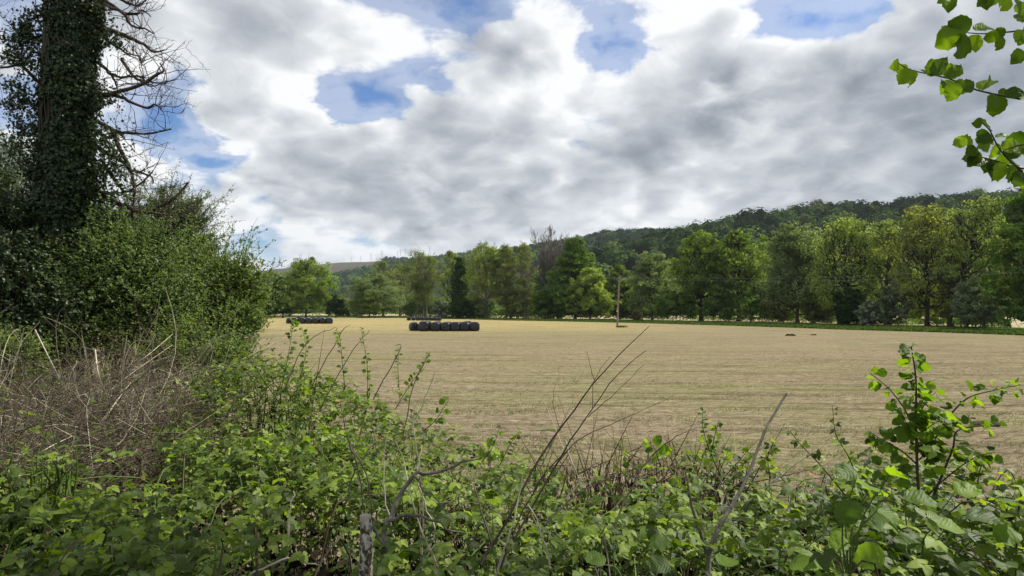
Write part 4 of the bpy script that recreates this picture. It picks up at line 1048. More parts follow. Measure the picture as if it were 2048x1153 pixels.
# ---- bramble patches: every leaf belongs to the patch whose root is nearest
PATCH = [
 ('bramble_bush', 'dark shaded bramble bush at the bottom left, right of the grass tuft', 260, 1120, 2.0),
 ('bramble_bush', 'bramble bush on the lower left slope under the dead canes', 330, 940, 3.6),
 ('bramble_bush', 'tallest bramble mound, sunlit top, standing in front of the left bales', 540, 800, 5.6),
 ('bramble_bush', 'deep green bramble bush in the middle of the left mound', 540, 940, 3.7),
 ('bramble_bush', 'bramble bush bottom left of the birch stump', 590, 1110, 2.1),
 ('bramble_bush', 'bramble bush sloping down right from the mound below the ivied sprig', 770, 880, 4.7),
 ('bramble_bush', 'bramble bush around the grey gnarled branch', 860, 1010, 3.0),
 ('bramble_bush', 'low bramble bush right of the birch stump at the bottom edge', 900, 1120, 2.0),
 ('bramble_bush', 'low bramble edge against the field under the long dark twigs', 1080, 970, 4.0),
 ('bramble_bush', 'bramble bush at the bottom left of the forked grey stick', 1180, 1110, 2.1),
 ('bramble_bush', 'bramble edge against the field left of the forked grey stick', 1340, 960, 3.9),
 ('bramble_bush', 'bramble bush around the foot of the forked grey stick', 1430, 1090, 2.2),
 ('bramble_bush', 'bramble edge between the forked stick and the hazel shoot', 1580, 985, 3.5),
 ('bramble_bush', 'large-leaved bramble bush at the bottom edge left of the hazel shoot', 1640, 1110, 2.0),
 ('bramble_bush', 'bright bramble bush below the hazel shoot at the bottom right', 1860, 1090, 2.1),
 ('bramble_bush', 'bramble edge against the field right of the hazel shoot', 1960, 1000, 3.2),
]
def brambles():
    rng = np.random.default_rng(77)
    roots = []; ths = []
    for nm, lb, px, py, d in PATCH:
        p = at(px, py, d); roots.append(p)
        ths.append(thing(nm, lb, 'bramble', (p[0], p[1], float(bank_z(p[0], p[1]))), 'brambles along the edge of the bank'))
    roots = np.array(roots)
    n = 52000
    d = 1.35 * (8.2 / 1.35) ** rng.random(n)
    u = rng.uniform(-.98, .98, n); x = u * d * 1.0; y = d
    rd = np.interp(u * F + 1024, RIDGE_D[:, 0], RIDGE_D[:, 1])
    k = (y < rd + 1.1) & (rng.random(n) > thicket_mask(x, y) * .45)
    # the steep face of the mound and the far side of the mass carry leaves further down
    x2 = rng.uniform(-.50, .62, 64000); d2 = rng.uniform(3.4, 7.6, 64000)
    rd2 = np.interp(x2 * F + 1024, RIDGE_D[:, 0], RIDGE_D[:, 1])
    x2 = x2 * d2; k2 = (d2 < rd2 + .9) & (rng.random(64000) > thicket_mask(x2, d2) * .8) & ((rng.random(64000) < .35) | (x2 / d2 < -.1))
    x = np.concatenate([x[k], x2[k2]]); y = np.concatenate([y[k], d2[k2]]); n = len(x); k = np.ones(n, bool)
    # holes between sprays
    k &= rng.random(n) < .05 + 3.6 * (fbm(x * 4.2, y * 4.2, 55, 2) - .31)
    # thinner low cover on the right half near the field so straw shows between shoots
    x, y = x[k], y[k]; n = len(x)
    depth = np.minimum(rng.exponential(.085, n) * np.where(y > 3.4, 2.2, 1.0), .8)
    z = mass_z(x, y) - depth + rng.exponential(.028, n)
    pos = np.stack([x, y, z], 1)
    nr = unit(np.stack([rng.normal(.12, .36, n), rng.normal(-.22, .36, n), np.ones(n)], 1))
    al = unit(np.stack([rng.normal(0, 1, n), rng.normal(-.35, 1, n), rng.normal(-.2, .28, n)], 1))
    size = rng.uniform(.032, .062, n) * np.where(y > 4, .95, 1.0)
    size *= np.where(rng.random(n) < .25, .6, 1)
    # in the right-hand half the leaves are larger and paler
    size *= (1 + .12 * sstep(x / y, .3, .7)) * np.where(y < 2.6, .82, 1)
    pxl = size * F / y
    own = np.argmin(((pos[:, None, :2] - roots[None, :, :2]) / np.array([1, 1])) ** 2 @ np.ones(2), axis=1)
    shapes = []
    for s in range(4):
        mb = MB(); v, f, uv = T_BRAMBLE
        r2 = np.random.default_rng(s); v = v.copy(); v[:, 2] += r2.normal(0, .02, len(v)) + .10 * r2.normal() * v[:, 0]
        mb.add(v, f, .5, uv); shapes.append(mb.mesh('bramble_leaf', 'bramble_leaf_single', True))
    for q, th in enumerate(ths):
        idx = np.where(own == q)[0]
        score = pxl[idx] * (1 - depth[idx] * 2.2); vis = (np.abs(x[idx] / y[idx]) < .78)
        order = idx[np.argsort(-score * vis)]
        big = order[:170]; big = big[(pxl[big] > 9)]
        rest = np.setdiff1d(idx, big)
        base = np.array(th.location)
        for i in big:
            o = obj('leaf', shapes[rng.integers(4)], th)
            o.matrix_local = matrix(pos[i] - base, al[i], nr[i], size[i])
        mb = MB(); tn = np.clip(rng.normal(.42, .27, len(rest)), 0, .93); tn[rng.random(len(rest)) < .004] = 1.0
        nearm = y[rest] < 2.8
        for m, t in ((nearm, T_BRAMBLE), (~nearm, T_BRAMBLE_FAR)):
            r = rest[m]
            place(mb, t, pos[r] - base, al[r], nr[r], size[r], tn[m])
        obj('foliage', mb.mesh('foliage', 'bramble_leaf'), th, kind='stuff')
        # canes arching through the patch
        ncn = 26 if q != 2 else 40
        for c in range(ncn):
            i = idx[rng.integers(len(idx))]; j = idx[rng.integers(len(idx))]
            a = pos[i] * 1.0; b_ = pos[i] + np.clip(pos[j] - pos[i], -.9, .9)
            a[2] = bank_z(a[0], a[1]); mid = (a + b_) / 2; mid[2] = max(mass_z(mid[0], mid[1]), b_[2]) - rng.uniform(-.03, .12)
            b_[2] -= .05
            P = smooth_path([a, (a * .45 + mid * .55) + [0, 0, .25 * rng.random()], mid, b_], 10) - base
            mc = MB(); tubes(mc, P, np.linspace(.0045, .0016, 10) * rng.uniform(.7, 1.3), 4)
            obj('cane', mc.mesh('cane', ['rust_stem', 'green_stem', 'dead_stem'][rng.integers(3)]), th)
brambles()

# ---- soil and leaf litter under the leaves, inner shade put into their near-black colour
def litter_shade():
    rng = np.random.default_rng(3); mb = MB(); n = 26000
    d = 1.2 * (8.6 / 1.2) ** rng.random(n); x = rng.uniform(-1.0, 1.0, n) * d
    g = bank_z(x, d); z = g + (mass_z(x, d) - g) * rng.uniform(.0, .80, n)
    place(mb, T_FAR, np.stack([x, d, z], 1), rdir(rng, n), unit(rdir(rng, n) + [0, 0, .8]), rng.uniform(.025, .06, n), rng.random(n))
    obj('shade_leaf_litter', mb.mesh('shade_leaf_litter', 'litter_shade'), kind='stuff')
    gx = np.linspace(-9, 9, 120); gy = np.linspace(-2, 9.2, 90)
    grid_mesh('bank', 'shade_bank_soil', gx, gy, lambda a, b: bank_z(a, b) + .015 + .05 * (fbm(a * 2, b * 2, 4, 3) - .45) * (1 - sstep(b, 7.4, 8.4)) - .06 * sstep(b, 7.6, 8.6))
litter_shade()

# ---- dead canes on the left
def dead_thicket():
    rng = np.random.default_rng(91)
    th = thing('dead_bramble_thicket', 'pale brown tangle of dead bare canes on the left below the green bushes', 'dead canes', (-4.4, 5.6, 1.0))
    base = np.array(th.location)
    def cane(n, k=8, L=(.5, 1.5), up=.7):
        y = rng.uniform(4.2, 8.4, n); px = rng.uniform(-120, 430 , n) ; x = (px - 1024) / F * y
        z = mass_z(x, y) + rng.uniform(-.6, -.02, n)
        s = np.stack([x, y, z], 1)
        d = unit(np.stack([rng.normal(.25, .9, n), rng.normal(-.1, .6, n), rng.normal(up * .6, .45, n)], 1)); l = rng.uniform(*L, n)[:, None]
        side = rdir(rng, n) * l * .16; drop = np.array([0, 0, 1]) * l * rng.uniform(.0, .45, (n, 1))
        t = np.linspace(0, 1, k)[None, :, None]
        return s[:, None] + d[:, None] * l[:, None] * t + side[:, None] * np.sin(t * 3.14) - drop[:, None] * t ** 2.2
    P = cane(230, L=(.6, 1.7)); 
    for i in range(len(P)):
        mb = MB(); tubes(mb, P[i] - base, np.linspace(1, .35, 8) * rng.uniform(.0028, .0058), 4)
        obj('cane', mb.mesh('cane', ['dead_stem', 'dead_stem', 'straw_stem', 'rust_stem'][rng.integers(4)]), th)
    for mt, cnt in (('dead_stem', 1700), ('rust_stem', 900), ('straw_stem', 260)):
        mb = MB(); P = cane(cnt, 6, (.25, .9), .9); tubes(mb, P[:, [0, 2, 3, 5]] - base, np.linspace(.0028, .0010, 4), 3)
        # side twigs
        k = rng.integers(0, cnt, cnt * 2); s0 = P[k, rng.integers(1, 5, cnt * 2)]; d = unit(rdir(rng, cnt * 2) + [0, -.1, .7]) * rng.uniform(.06, .22, (cnt * 2, 1))
        tubes(mb, np.stack([s0, s0 + d * .5 + rng.normal(0, .01, d.shape), s0 + d], 1) - base, np.array([.0018, .0014, .0008]), 3)
        obj('dry_stems', mb.mesh('dry_stems', mt), th, kind='stuff')
    # long pale fallen stems
    for i, (a, m, b, d) in enumerate([((175, 905), (215, 830), (250, 780), 5.2), ((150, 925), (205, 840), (262, 765), 5.4), ((120, 900), (230, 775), (345, 690), 5.8), ((240, 745), (290, 715), (346, 668), 6.4),
                                      ((60, 860), (120, 850), (170, 858), 5.0), ((20, 950), (90, 900), (150, 870), 4.6), ((70, 660), (110, 740), (140, 800), 6.4), ((190, 700), (200, 760), (232, 830), 6.0)]):
        mb = MB(); tubes(mb, smooth_path([at(*a, d), at(*m, d - .1), at(*b, d + .3)], 10) - base, np.linspace(.0062, .0025, 10), 5)
        obj('cane', mb.mesh('cane', 'straw_stem'), th)
dead_thicket()

# ---- nettles
NET_SHAPES = []
for s in range(3):
    mb = MB(); v, f, uv = T_NET; r2 = np.random.default_rng(s + 40); v = v.copy(); v[:, 2] += .03 * r2.normal(size=len(v)); mb.add(v, f, .5, uv); NET_SHAPES.append(mb.mesh('nettle_leaf', 'nettle_leaf', True))
NETTLES = [(70, 1020, 2.9, 'left of the'), (135, 915, 3.9, ''), (205, 990, 3.2, ''), (262, 955, 3.6, ''), (314, 1000, 2.9, ''), (312, 860, 4.4, ''), (370, 815, 4.8, ''), (120, 1085, 2.3, ''), (40, 1105, 2.2, ''), (445, 1085, 2.3, ''),
           (530, 1000, 2.9, ''), (700, 1010, 2.8, ''), (850, 1060, 2.4, ''), (985, 1030, 2.7, ''), (1125, 1080, 2.3, ''), (1290, 1020, 2.7, ''), (1500, 1060, 2.4, ''), (1085, 890, 3.9, ''), (1560, 1095, 2.0, ''), (2010, 1080, 2.2, ''), (230, 1075, 2.4, ''), (385, 960, 3.4, ''), (1345, 1085, 2.1, ''), (180, 930, 3.8, '')]
NWHERE = ['pale-topped nettle beside the grass tuft at the left edge', 'nettle at the left foot of the dead canes', 'leafy nettle below the pale fallen canes', 'nettle tip between the fallen canes and the shaded brambles',
 'tall nettle standing centre of the lower left slope', 'nettle among the last dead canes above the left slope', 'highest nettle tip at the left of the bramble mound', 'nettle near the bottom left corner, right of the outermost one', 'outermost nettle in the bottom left corner',
 'nettle at the bottom edge halfway between corner and birch stump', 'nettle on the dark slope left of the birch stump', 'nettle right behind the birch stump', 'broad nettle under the lower arm of the gnarled branch',
 'nettle right of the gnarled branch tips', 'nettle under the bundle of long dark twigs', 'ferny nettle tops left of the forked stick', 'nettle right of the forked stick foot', 'thin nettle tip against the straw field beyond the brambles',
 'nettle close to the camera right of the forked stick', 'nettle in the bottom right corner', 'nettle at the bottom edge left of centre slope', 'nettle on the upper left slope under the mound', 'nettle close left of the forked stick base', 'small nettle just below the dead canes']
def nettle(px, py, d, label, seed):
    rng = np.random.default_rng(seed + 500); tip = at(px, py, d); g = bank_z(tip[0], tip[1]) + .2
    b = np.array([tip[0] + rng.normal(0, .05), tip[1] + rng.normal(0, .05), g])
    th = thing('nettle_plant', label, 'nettle', tuple(b), 'nettles growing among the brambles'); 
    path = smooth_path([b, (b + tip) / 2 + rng.normal(0, .02, 3), tip], 12)
    mb = MB(); tubes(mb, path - b, np.linspace(.004, .0018, 12), 5); obj('stem', mb.mesh('stem', 'green_stem'), th)
    H = tip[2] - g; z = 0.0; q = 0; a0 = rng.uniform(0, 3.14)
    while z < min(H, .62):
        f = 1 - z / H; p = np.array([np.interp(f, np.linspace(0, 1, 12), path[:, k]) for k in range(3)])
        sz = (.022 + .055 * min(z / .16, 1)) * rng.uniform(.85, 1.1) * (1.12 if d < 2.6 else 1)
        for s in (0, 1):
            a = a0 + q * 1.5708 + s * 3.1416 + rng.normal(0, .2); el = .75 - min(z / .2, 1) * .85 + rng.normal(0, .1)
            al = np.array([math.cos(a) * math.cos(el), math.sin(a) * math.cos(el), math.sin(el)]); nr = np.array([-math.cos(a) * math.sin(el), -math.sin(a) * math.sin(el), math.cos(el)]) + rng.normal(0, .15, 3)
            o = obj('leaf', NET_SHAPES[rng.integers(3)], th); o.matrix_local = matrix(p - b + al * .006, al, nr, sz)
        z += .022 + .045 * min(z / .12, 1); q += 1
for i, (nt, lb) in enumerate(zip(NETTLES, NWHERE)): nettle(nt[0], nt[1], nt[2], lb, i)

# ---- generic leafy bush made of shoots
def shoots_from(rng, C, dirs, L, k=5, bend=.25):
    n = len(C); t = np.linspace(0, 1, k)[None, :, None]
    s = rdir(rng, n) * bend
    return C[:, None] + (dirs[:, None] * t + s[:, None] * t ** 2) * np.asarray(L).reshape(n, 1, 1)
def leafy_bush(name, label, cat, blobs, mat, root, nshoots, per=14, size=(.03, .05), L=(.25, .5), seed=0, bark='dark_bark', tmpl=None, spikes=(), dirbias=(0, 0, .6), stem_r=.02, shell=.55, tint0=.42):
    """blobs: (px, py, distance, radius px) leaf masses; spikes: polylines of long leafy shoots"""
    rng = np.random.default_rng(seed); tmpl = tmpl or T_FAR; nshoots = int(nshoots * .8)
    base = np.array(root, float); th = thing(name, label, cat, tuple(base))
    B = np.array([[*at(b[0], b[1], b[2]), b[3] / F * b[2]] for b in blobs]); w = B[:, 3] ** 2; w = w / w.sum()
    k = rng.choice(len(B), nshoots, p=w); o = rdir(rng, nshoots); rr = shell + (1 - shell) * rng.random(nshoots) ** .6
    C = B[k, :3] + o * (B[k, 3] * rr * .85)[:, None] * [1, .9, .9]
    d = unit(o * .9 + rng.normal(0, .45, (nshoots, 3)) + np.array(dirbias)); l = rng.uniform(*L, nshoots)
    P = shoots_from(rng, C, d, l)
    tw = MB(); tubes(tw, P[:, ::2] - base, np.linspace(.0035, .0012, 3) , 3)
    fo = MB()
    def leaves_on(P, per, tnoise=.2):
        n, kk, _ = P.shape; f = rng.uniform(.12, 1, (n, per)) * (kk - 1 - 1e-4); i = f.astype(int); a = (f - i)[..., None]; r = np.arange(n)[:, None]
        pos = (P[r, i] * (1 - a) + P[r, i + 1] * a).reshape(-1, 3); tg = unit(P[r, i + 1] - P[r, i]).reshape(-1, 3); m = len(pos)
        al = unit(tg * .6 + rdir(rng, m) * .9 + [0, 0, -.05]); nr = unit(rdir(rng, m) * .55 + [.15, -.25, .9])
        tn = np.clip(tint0 + np.repeat(rng.normal(0, .14, n), per) + rng.normal(0, tnoise, m), 0, 1)
        place(fo, tmpl, pos - base, al, nr, rng.uniform(*size, m), tn)
    leaves_on(P, per)
    st = MB()
    for q in range(len(B)):
        c = B[q, :3]; m = base * .5 + c * .5 + rng.normal(0, .12, 3)
        tubes(st, smooth_path([base + rng.normal(0, .1, 3) * [1, 1, 0], m, c], 9) - base, np.linspace(1, .25, 9) * stem_r, 5)
        for e in range(5):
            tubes(st, smooth_path([m * .5 + c * .5, c + rdir(rng, 1)[0] * B[q, 3] * .5, c + rdir(rng, 1)[0] * B[q, 3] * .9], 6) - base, np.linspace(.4, .1, 6) * stem_r, 4)
    # long loose shoots breaking the outline
    if size[1] < .07 and base[1] > 9:
        ns = 110; q = rng.integers(0, len(B), ns); o = rdir(rng, ns); o[:, 2] = np.abs(o[:, 2]) * .9 + .1; o = unit(o + [.25, 0, .25])
        s0 = B[q, :3] + o * (B[q, 3] * .75)[:, None]; l = rng.uniform(.35, .95, ns)
        P3 = shoots_from(rng, s0, unit(o + rng.normal(0, .25, (ns, 3)) + [.15, 0, .45]), l, 7, .3)
        tubes(tw, P3 - base, np.linspace(.006, .0014, 7), 4); leaves_on(P3, 30)
        k3 = np.repeat(np.arange(ns), 5); f3 = rng.integers(1, 6, ns * 5); s3 = P3[k3, f3]
        P4 = shoots_from(rng, s3, unit(rdir(rng, ns * 5) * .8 + unit(P3[k3, 6] - P3[k3, 0])), rng.uniform(.1, .3, ns * 5))
        tubes(tw, P4 - base, np.linspace(.0028, .001, 5), 3); leaves_on(P4, 9)
    for sp in spikes:
        pts = [at(*p) for p in sp]; pl = smooth_path(pts, 14)
        mb = MB(); tubes(mb, pl - base, np.linspace(.010, .002, 14), 4); obj('shoot', mb.mesh('shoot', bark), th)
        m = 26; f = rng.uniform(.10, .97, m); s0 = np.stack([np.interp(f, np.linspace(0, 1, 14), pl[:, j]) for j in range(3)], 1)
        dd = unit(unit(pl[-1] - pl[0])[None] * .8 + rdir(rng, m) * .75); P2 = shoots_from(rng, s0, dd, rng.uniform(.12, .34, m) * (1.25 - f))
        tubes(tw, P2 - base, np.linspace(.0028, .001, 5), 3); leaves_on(P2, 11); leaves_on(pl[None], 26)
    obj('stems', st.mesh('stems', bark, True), th); obj('twigs', tw.mesh('twigs', bark), th, kind='stuff')
    obj('foliage', fo.mesh('foliage', mat), th, kind='stuff')
    return th
gp = lambda px, d: (*on_ground(px, d)[:2], float(bank_z(on_ground(px, d)[0], d)))
leafy_bush('hawthorn_bush', 'bright green hawthorn bush at the right end of the left thicket, beside the field', 'bush',
           [(455, 600, 10.5, 62), (430, 650, 10.2, 62), (400, 560, 11, 48), (470, 650, 10, 40), (380, 620, 10.6, 60), (440, 690, 9.6, 45), (350, 600, 11, 48), (485, 590, 10.3, 26)], 'hawthorn_leaf', gp(430, 10.6), 4300, 16, (.026, .046), (.2, .42), 61,
           spikes=[[(430, 600, 10.5), (450, 560, 10.4), (468, 522, 10.3)], [(400, 560, 10.8), (412, 520, 10.7), (415, 492, 10.6)], [(470, 580, 10.3), (500, 560, 10.2), (520, 545, 10.1)], [(480, 620, 10), (510, 600, 9.9), (533, 590, 9.8)],
                   [(470, 640, 10), (500, 636, 9.9), (520, 650, 9.8)], [(440, 570, 10.4), (478, 546, 10.3), (490, 520, 10.2)], [(380, 560, 11), (390, 500, 11), (408, 478, 11)]], stem_r=.03)
leafy_bush('sallow_bush', 'taller sallow bush with long upright shoots reaching above the thicket', 'bush',
           [(330, 480, 12, 58), (290, 520, 12, 62), (360, 530, 12, 55), (310, 580, 12, 60), (370, 470, 12, 30), (330, 445, 12.2, 28)], 'sallow_leaf', gp(330, 12), 2200, 14, (.035, .065), (.35, .8), 62, tmpl=T_SLIM,
           spikes=[[(330, 470, 12), (370, 425, 12), (420, 388, 12)], [(320, 450, 12), (345, 405, 12), (372, 372, 12)], [(340, 480, 12), (385, 450, 12), (410, 440, 12)], [(300, 440, 12), (318, 400, 12), (330, 372, 12)], [(350, 440, 12), (380, 410, 12), (398, 402, 12)],
                   [(290, 470, 12), (285, 430, 12), (300, 400, 12)], [(360, 500, 12), (395, 478, 11.8), (428, 470, 11.8)], [(370, 520, 12), (405, 500, 11.8), (430, 498, 11.8)]], stem_r=.035)
leafy_bush('elder_bush', 'dense mid-green elder bush right of the ivied trunk', 'bush',
           [(205, 530, 9.6, 52), (255, 560, 9.4, 60), (200, 600, 9.2, 64), (270, 620, 9.3, 58), (160, 630, 9.0, 58), (235, 500, 10, 38), (330, 640, 9.2, 50), (300, 545, 9.8, 40)], 'elder_leaf', gp(225, 9.6), 3600, 19, (.028, .048), (.3, .65), 63, stem_r=.035, tmpl=T_FAR)
leafy_bush('thicket_bush', 'dark shaded bush at the left edge in front of the ivied trunk foot', 'bush',
           [(20, 560, 8.8, 80), (60, 620, 8.6, 72), (0, 460, 9.2, 70), (110, 650, 8.4, 50), (-60, 600, 8.8, 90), (-60, 480, 9.4, 80)], 'ivy_leaf', gp(10, 8.8), 3600, 12, (.035, .06), (.2, .4), 64, stem_r=.03)
leafy_bush('far_sallow', 'pale grey-green tree top behind the ivied trunk at the left edge', 'tree',
           [(10, 330, 17, 40), (35, 390, 17, 45), (-30, 380, 17, 60), (0, 450, 17, 60), (80, 440, 17, 40), (-50, 290, 17, 30)], 'sallow_leaf', gp(0, 17), 2600, 13, (.05, .09), (.3, .6), 65, tmpl=T_SLIM, stem_r=.06)
leafy_bush('low_thicket_bush', 'low green scrub at the foot of the hawthorn, above the dead canes', 'bush',
           [(120, 700, 8.4, 40), (30, 730, 7.6, 44), (250, 690, 8.8, 40), (370, 690, 8.6, 38), (440, 725, 8.0, 32), (330, 720, 8.2, 30), (-30, 700, 8, 50), (480, 720, 8.8, 22)], 'hawthorn_leaf', gp(240, 8.6), 2300, 12, (.025, .045), (.15, .35), 66, stem_r=.015)

# ---- ivy-clad tree
def ivy_tree():
    rng = np.random.default_rng(12); D = 9.6
    root = np.array(gp(118, D)); base = root.copy()
    th = thing('ivy_clad_tree', 'tall dark tree trunk wrapped in ivy with bare dead branches on its right', 'tree', tuple(base))
    cl = smooth_path([root - [0, 0, .1], at(118, 600, D), at(122, 400, D), at(130, 200, D), at(140, 0, D), at(150, -220, D), at(158, -420, D)], 60)
    mb = MB(); tubes(mb, cl - base, np.linspace(.34, .16, 60), 12); obj('trunk', mb.mesh('trunk', 'dark_bark', True), th)
    # ivy mass: outline half widths (px) down the trunk, left and right
    rows = [(-420, 50, 50), (-150, 60, 62), (0, 62, 68), (60, 60, 66), (130, 60, 68), (200, 56, 72), (260, 58, 66), (320, 64, 74), (380, 74, 80), (430, 90, 90), (500, 110, 100), (580, 110, 90), (680, 100, 80)]
    rw = np.array(rows, float)
    n = 64000
    py = rng.uniform(-420, 700, n); a = rng.uniform(0, 2 * np.pi, n)
    cx = np.array([np.interp(py, [-420, 0, 200, 400, 700], [150, 140, 130, 122, 118])])[0]
    lw = np.interp(py, rw[:, 0], rw[:, 1]); rt = np.interp(py, rw[:, 0], rw[:, 2])
    lump = .55 + .95 * fbm(a * 1.6 + 3, py / 38, 5, 3); rr = np.where(np.cos(a) < 0, lw * .86, rt * .82) / F * D * lump * (1 - .42 * rng.random(n) ** 1.6)
    zc = np.array([at(0, p, D)[2] for p in np.linspace(-420, 700, 200)]); z = np.interp(py, np.linspace(-420, 700, 200), zc)
    P = np.stack([(cx - 1024) / F * D + np.cos(a) * rr, D + np.sin(a) * rr * .9, z], 1)
    out = np.stack([np.cos(a), np.sin(a), np.full(n, .35)], 1)
    fo = MB()
    al = unit(rdir(rng, n) * .7 + [0, 0, -.8]); nr = unit(out + rng.normal(0, .38, (n, 3)))
    tn = np.clip(.38 + .5 * (fbm(a * 2, py / 25, 9, 2) - .4) + rng.normal(0, .2, n), 0, 1)
    place(fo, T_IVYM, P - base, al, nr, rng.uniform(.030, .062, n), tn)
    # ivy sprays reaching out to the left and right
    sprays = [(70, 40, 58, 60, 20), (52, 68, 45, 30, 20), (38, 78, 25, 55, 22), (58, 95, 30, 18, 18), (22, 115, 14, 30, 12), (30, 165, 20, 40, 16), (55, 120, 30, 30, 18), (45, 205, 18, 40, 20), (22, 212, 12, 30, 12), (60, 205, 30, 40, 18), (55, 245, 30, 20, 20),
              (50, 275, 35, 25, 26), (215, 85, 30, 60, 18), (210, 190, 20, 30, 20), (205, 260, 30, 30, 20), (210, 300, 40, 30, 25), (215, 345, 40, 30, 28), (200, 400, 30, 30, 26), (60, 330, 30, 30, 30), (190, 30, 40, 40, 20), (225, 425, 10, 10, 14)]
    for (px, y_, w, h, r) in sprays:
        m = int(r * r * .8); o = rng.normal(0, .62, (m, 3)) * np.array([r * 1.5, r, r * .95]) / F * D; o[:, 2] += .5 * np.sin(o[:, 0] * 9 + px) * r / F * D
        Q = at(px, y_, D - .1) + o
        place(fo, T_IVY, Q - base, unit(rdir(rng, m) + [0, 0, -.6]), unit(rdir(rng, m) + [.2, -.4, .6]), rng.uniform(.028, .055, m), np.clip(rng.normal(.5, .25, m), 0, 1))
    obj('ivy', fo.mesh('ivy', 'ivy_leaf'), th, kind='stuff')
    mb = MB(); m = 90                          # ivy stems on the bark
    for q in range(m):
        a0 = rng.uniform(0, 6.28); ii = np.sort(rng.integers(0, 59, 2)); 
        if ii[1] - ii[0] < 6: continue
        seg = cl[ii[0]:ii[1]]; aa = a0 + np.cumsum(rng.normal(0, .12, len(seg))); r = .29
        tubes(mb, seg + np.stack([np.cos(aa) * r, np.sin(aa) * r, 0 * aa], 1) - base, .012, 4)
    obj('ivy_stems', mb.mesh('ivy_stems', 'bark'), th, kind='stuff')
    # bare branches, traced in crop pixels and set at their own depths
    c4 = lambda pts: [(p[0] * .347, p[1] * .347) for p in pts]
    br = [c4([(480, -30), (620, 10), (700, 75), (790, 80), (820, 60), (870, 100)]), c4([(450, 130), (570, 155), (680, 190), (760, 225), (830, 260), (890, 300), (945, 290)]),
          c4([(500, -10), (600, 30), (700, 70), (760, 150), (830, 165), (890, 195)]), c4([(450, 300), (560, 360), (640, 430), (680, 520)]), c4([(480, 520), (590, 550), (680, 530), (720, 515), (840, 480), (900, 430), (940, 415), (925, 365)]),
          c4([(600, 548), (680, 555), (760, 590), (840, 620), (895, 605), (930, 628)]), c4([(430, 640), (540, 690), (600, 720), (700, 765), (860, 770), (985, 745)]), c4([(640, 742), (690, 770), (725, 805)]),
          c4([(470, 820), (590, 870), (700, 930), (740, 975), (800, 990), (870, 1020), (885, 1060)]), c4([(650, 765), (700, 880), (745, 960), (775, 1090), (770, 1160), (765, 1290), (745, 1340)]),
          c4([(440, 1060), (540, 1095), (640, 1115), (720, 1110), (770, 1085), (880, 990)]), c4([(450, 1080), (550, 1120), (700, 1180), (790, 1215), (850, 1225), (910, 1190), (1000, 1150), (1085, 1050)]),
          c4([(580, 920), (640, 1010), (700, 1090), (770, 1180)]), c4([(560, 180), (640, 250), (720, 300), (800, 330), (815, 380)]), c4([(700, 340), (760, 430), (840, 490), (880, 480)]), c4([(500, -60), (640, -30), (740, 20), (800, 30), (860, -20)]),
          c4([(620, 420), (700, 450), (800, 440), (870, 500), (960, 470)]), c4([(850, 1225), (960, 1240), (1075, 1235)]),
          c4([(300, 470), (220, 470), (180, 430), (130, 380), (110, 375), (0, 390), (-60, 395)]), c4([(250, 330), (190, 300), (150, 350), (125, 375)]), c4([(230, 210), (190, 225), (130, 260), (125, 350)]), c4([(280, 120), (235, 75), (205, 40)]),
          c4([(420, -200), (520, -160), (640, -140), (760, -180)])]
    rad0 = [.03, .042, .03, .035, .036, .03, .036, .02, .034, .032, .036, .05, .026, .022, .024, .03, .02, .02, .034, .02, .022, .04, .04]
    tw = MB(); k0 = []
    for q, (b, r) in enumerate(zip(br, rad0)):
        dz = rng.uniform(-.5, .7); m = len(b); P = smooth_path([at(p[0], p[1], D + dz * i / m + rng.normal(0, .03)) for i, p in enumerate(b)], 18)
        P = P + rng.normal(0, .006, P.shape)
        mb = MB(); tubes(mb, P - base, np.linspace(1, .25, 18) * r * 1.05, 6); obj('branch', mb.mesh('branch', 'dark_twig', True), th)
        k0.append(P)
    # fine dead twigs, mostly rising
    def twigset(src, n, L, r, up):
        idx = rng.integers(0, len(src), n); T_ = []
        s0 = np.array([src[i][rng.integers(len(src[i]) // 3, len(src[i]))] for i in idx])
        d = unit(rdir(rng, n) * [1, .7, 1] + np.array([.25, 0, up])); P = shoots_from(rng, s0, d, rng.uniform(*L, n), 6, .35)
        P = P + rng.normal(0, .008, P.shape)
        tubes(tw, P - base, np.linspace(r, r * .35, 6), 3); return list(P)
    A = twigset(k0, 210, (.18, .6), .0075, .35)
    B_ = twigset(A, 520, (.10, .32), .0040, .55); twigset(B_, 450, (.05, .16), .0026, .5)
    obj('twigs', tw.mesh('twigs', 'dark_twig'), th, kind='stuff')
ivy_tree()

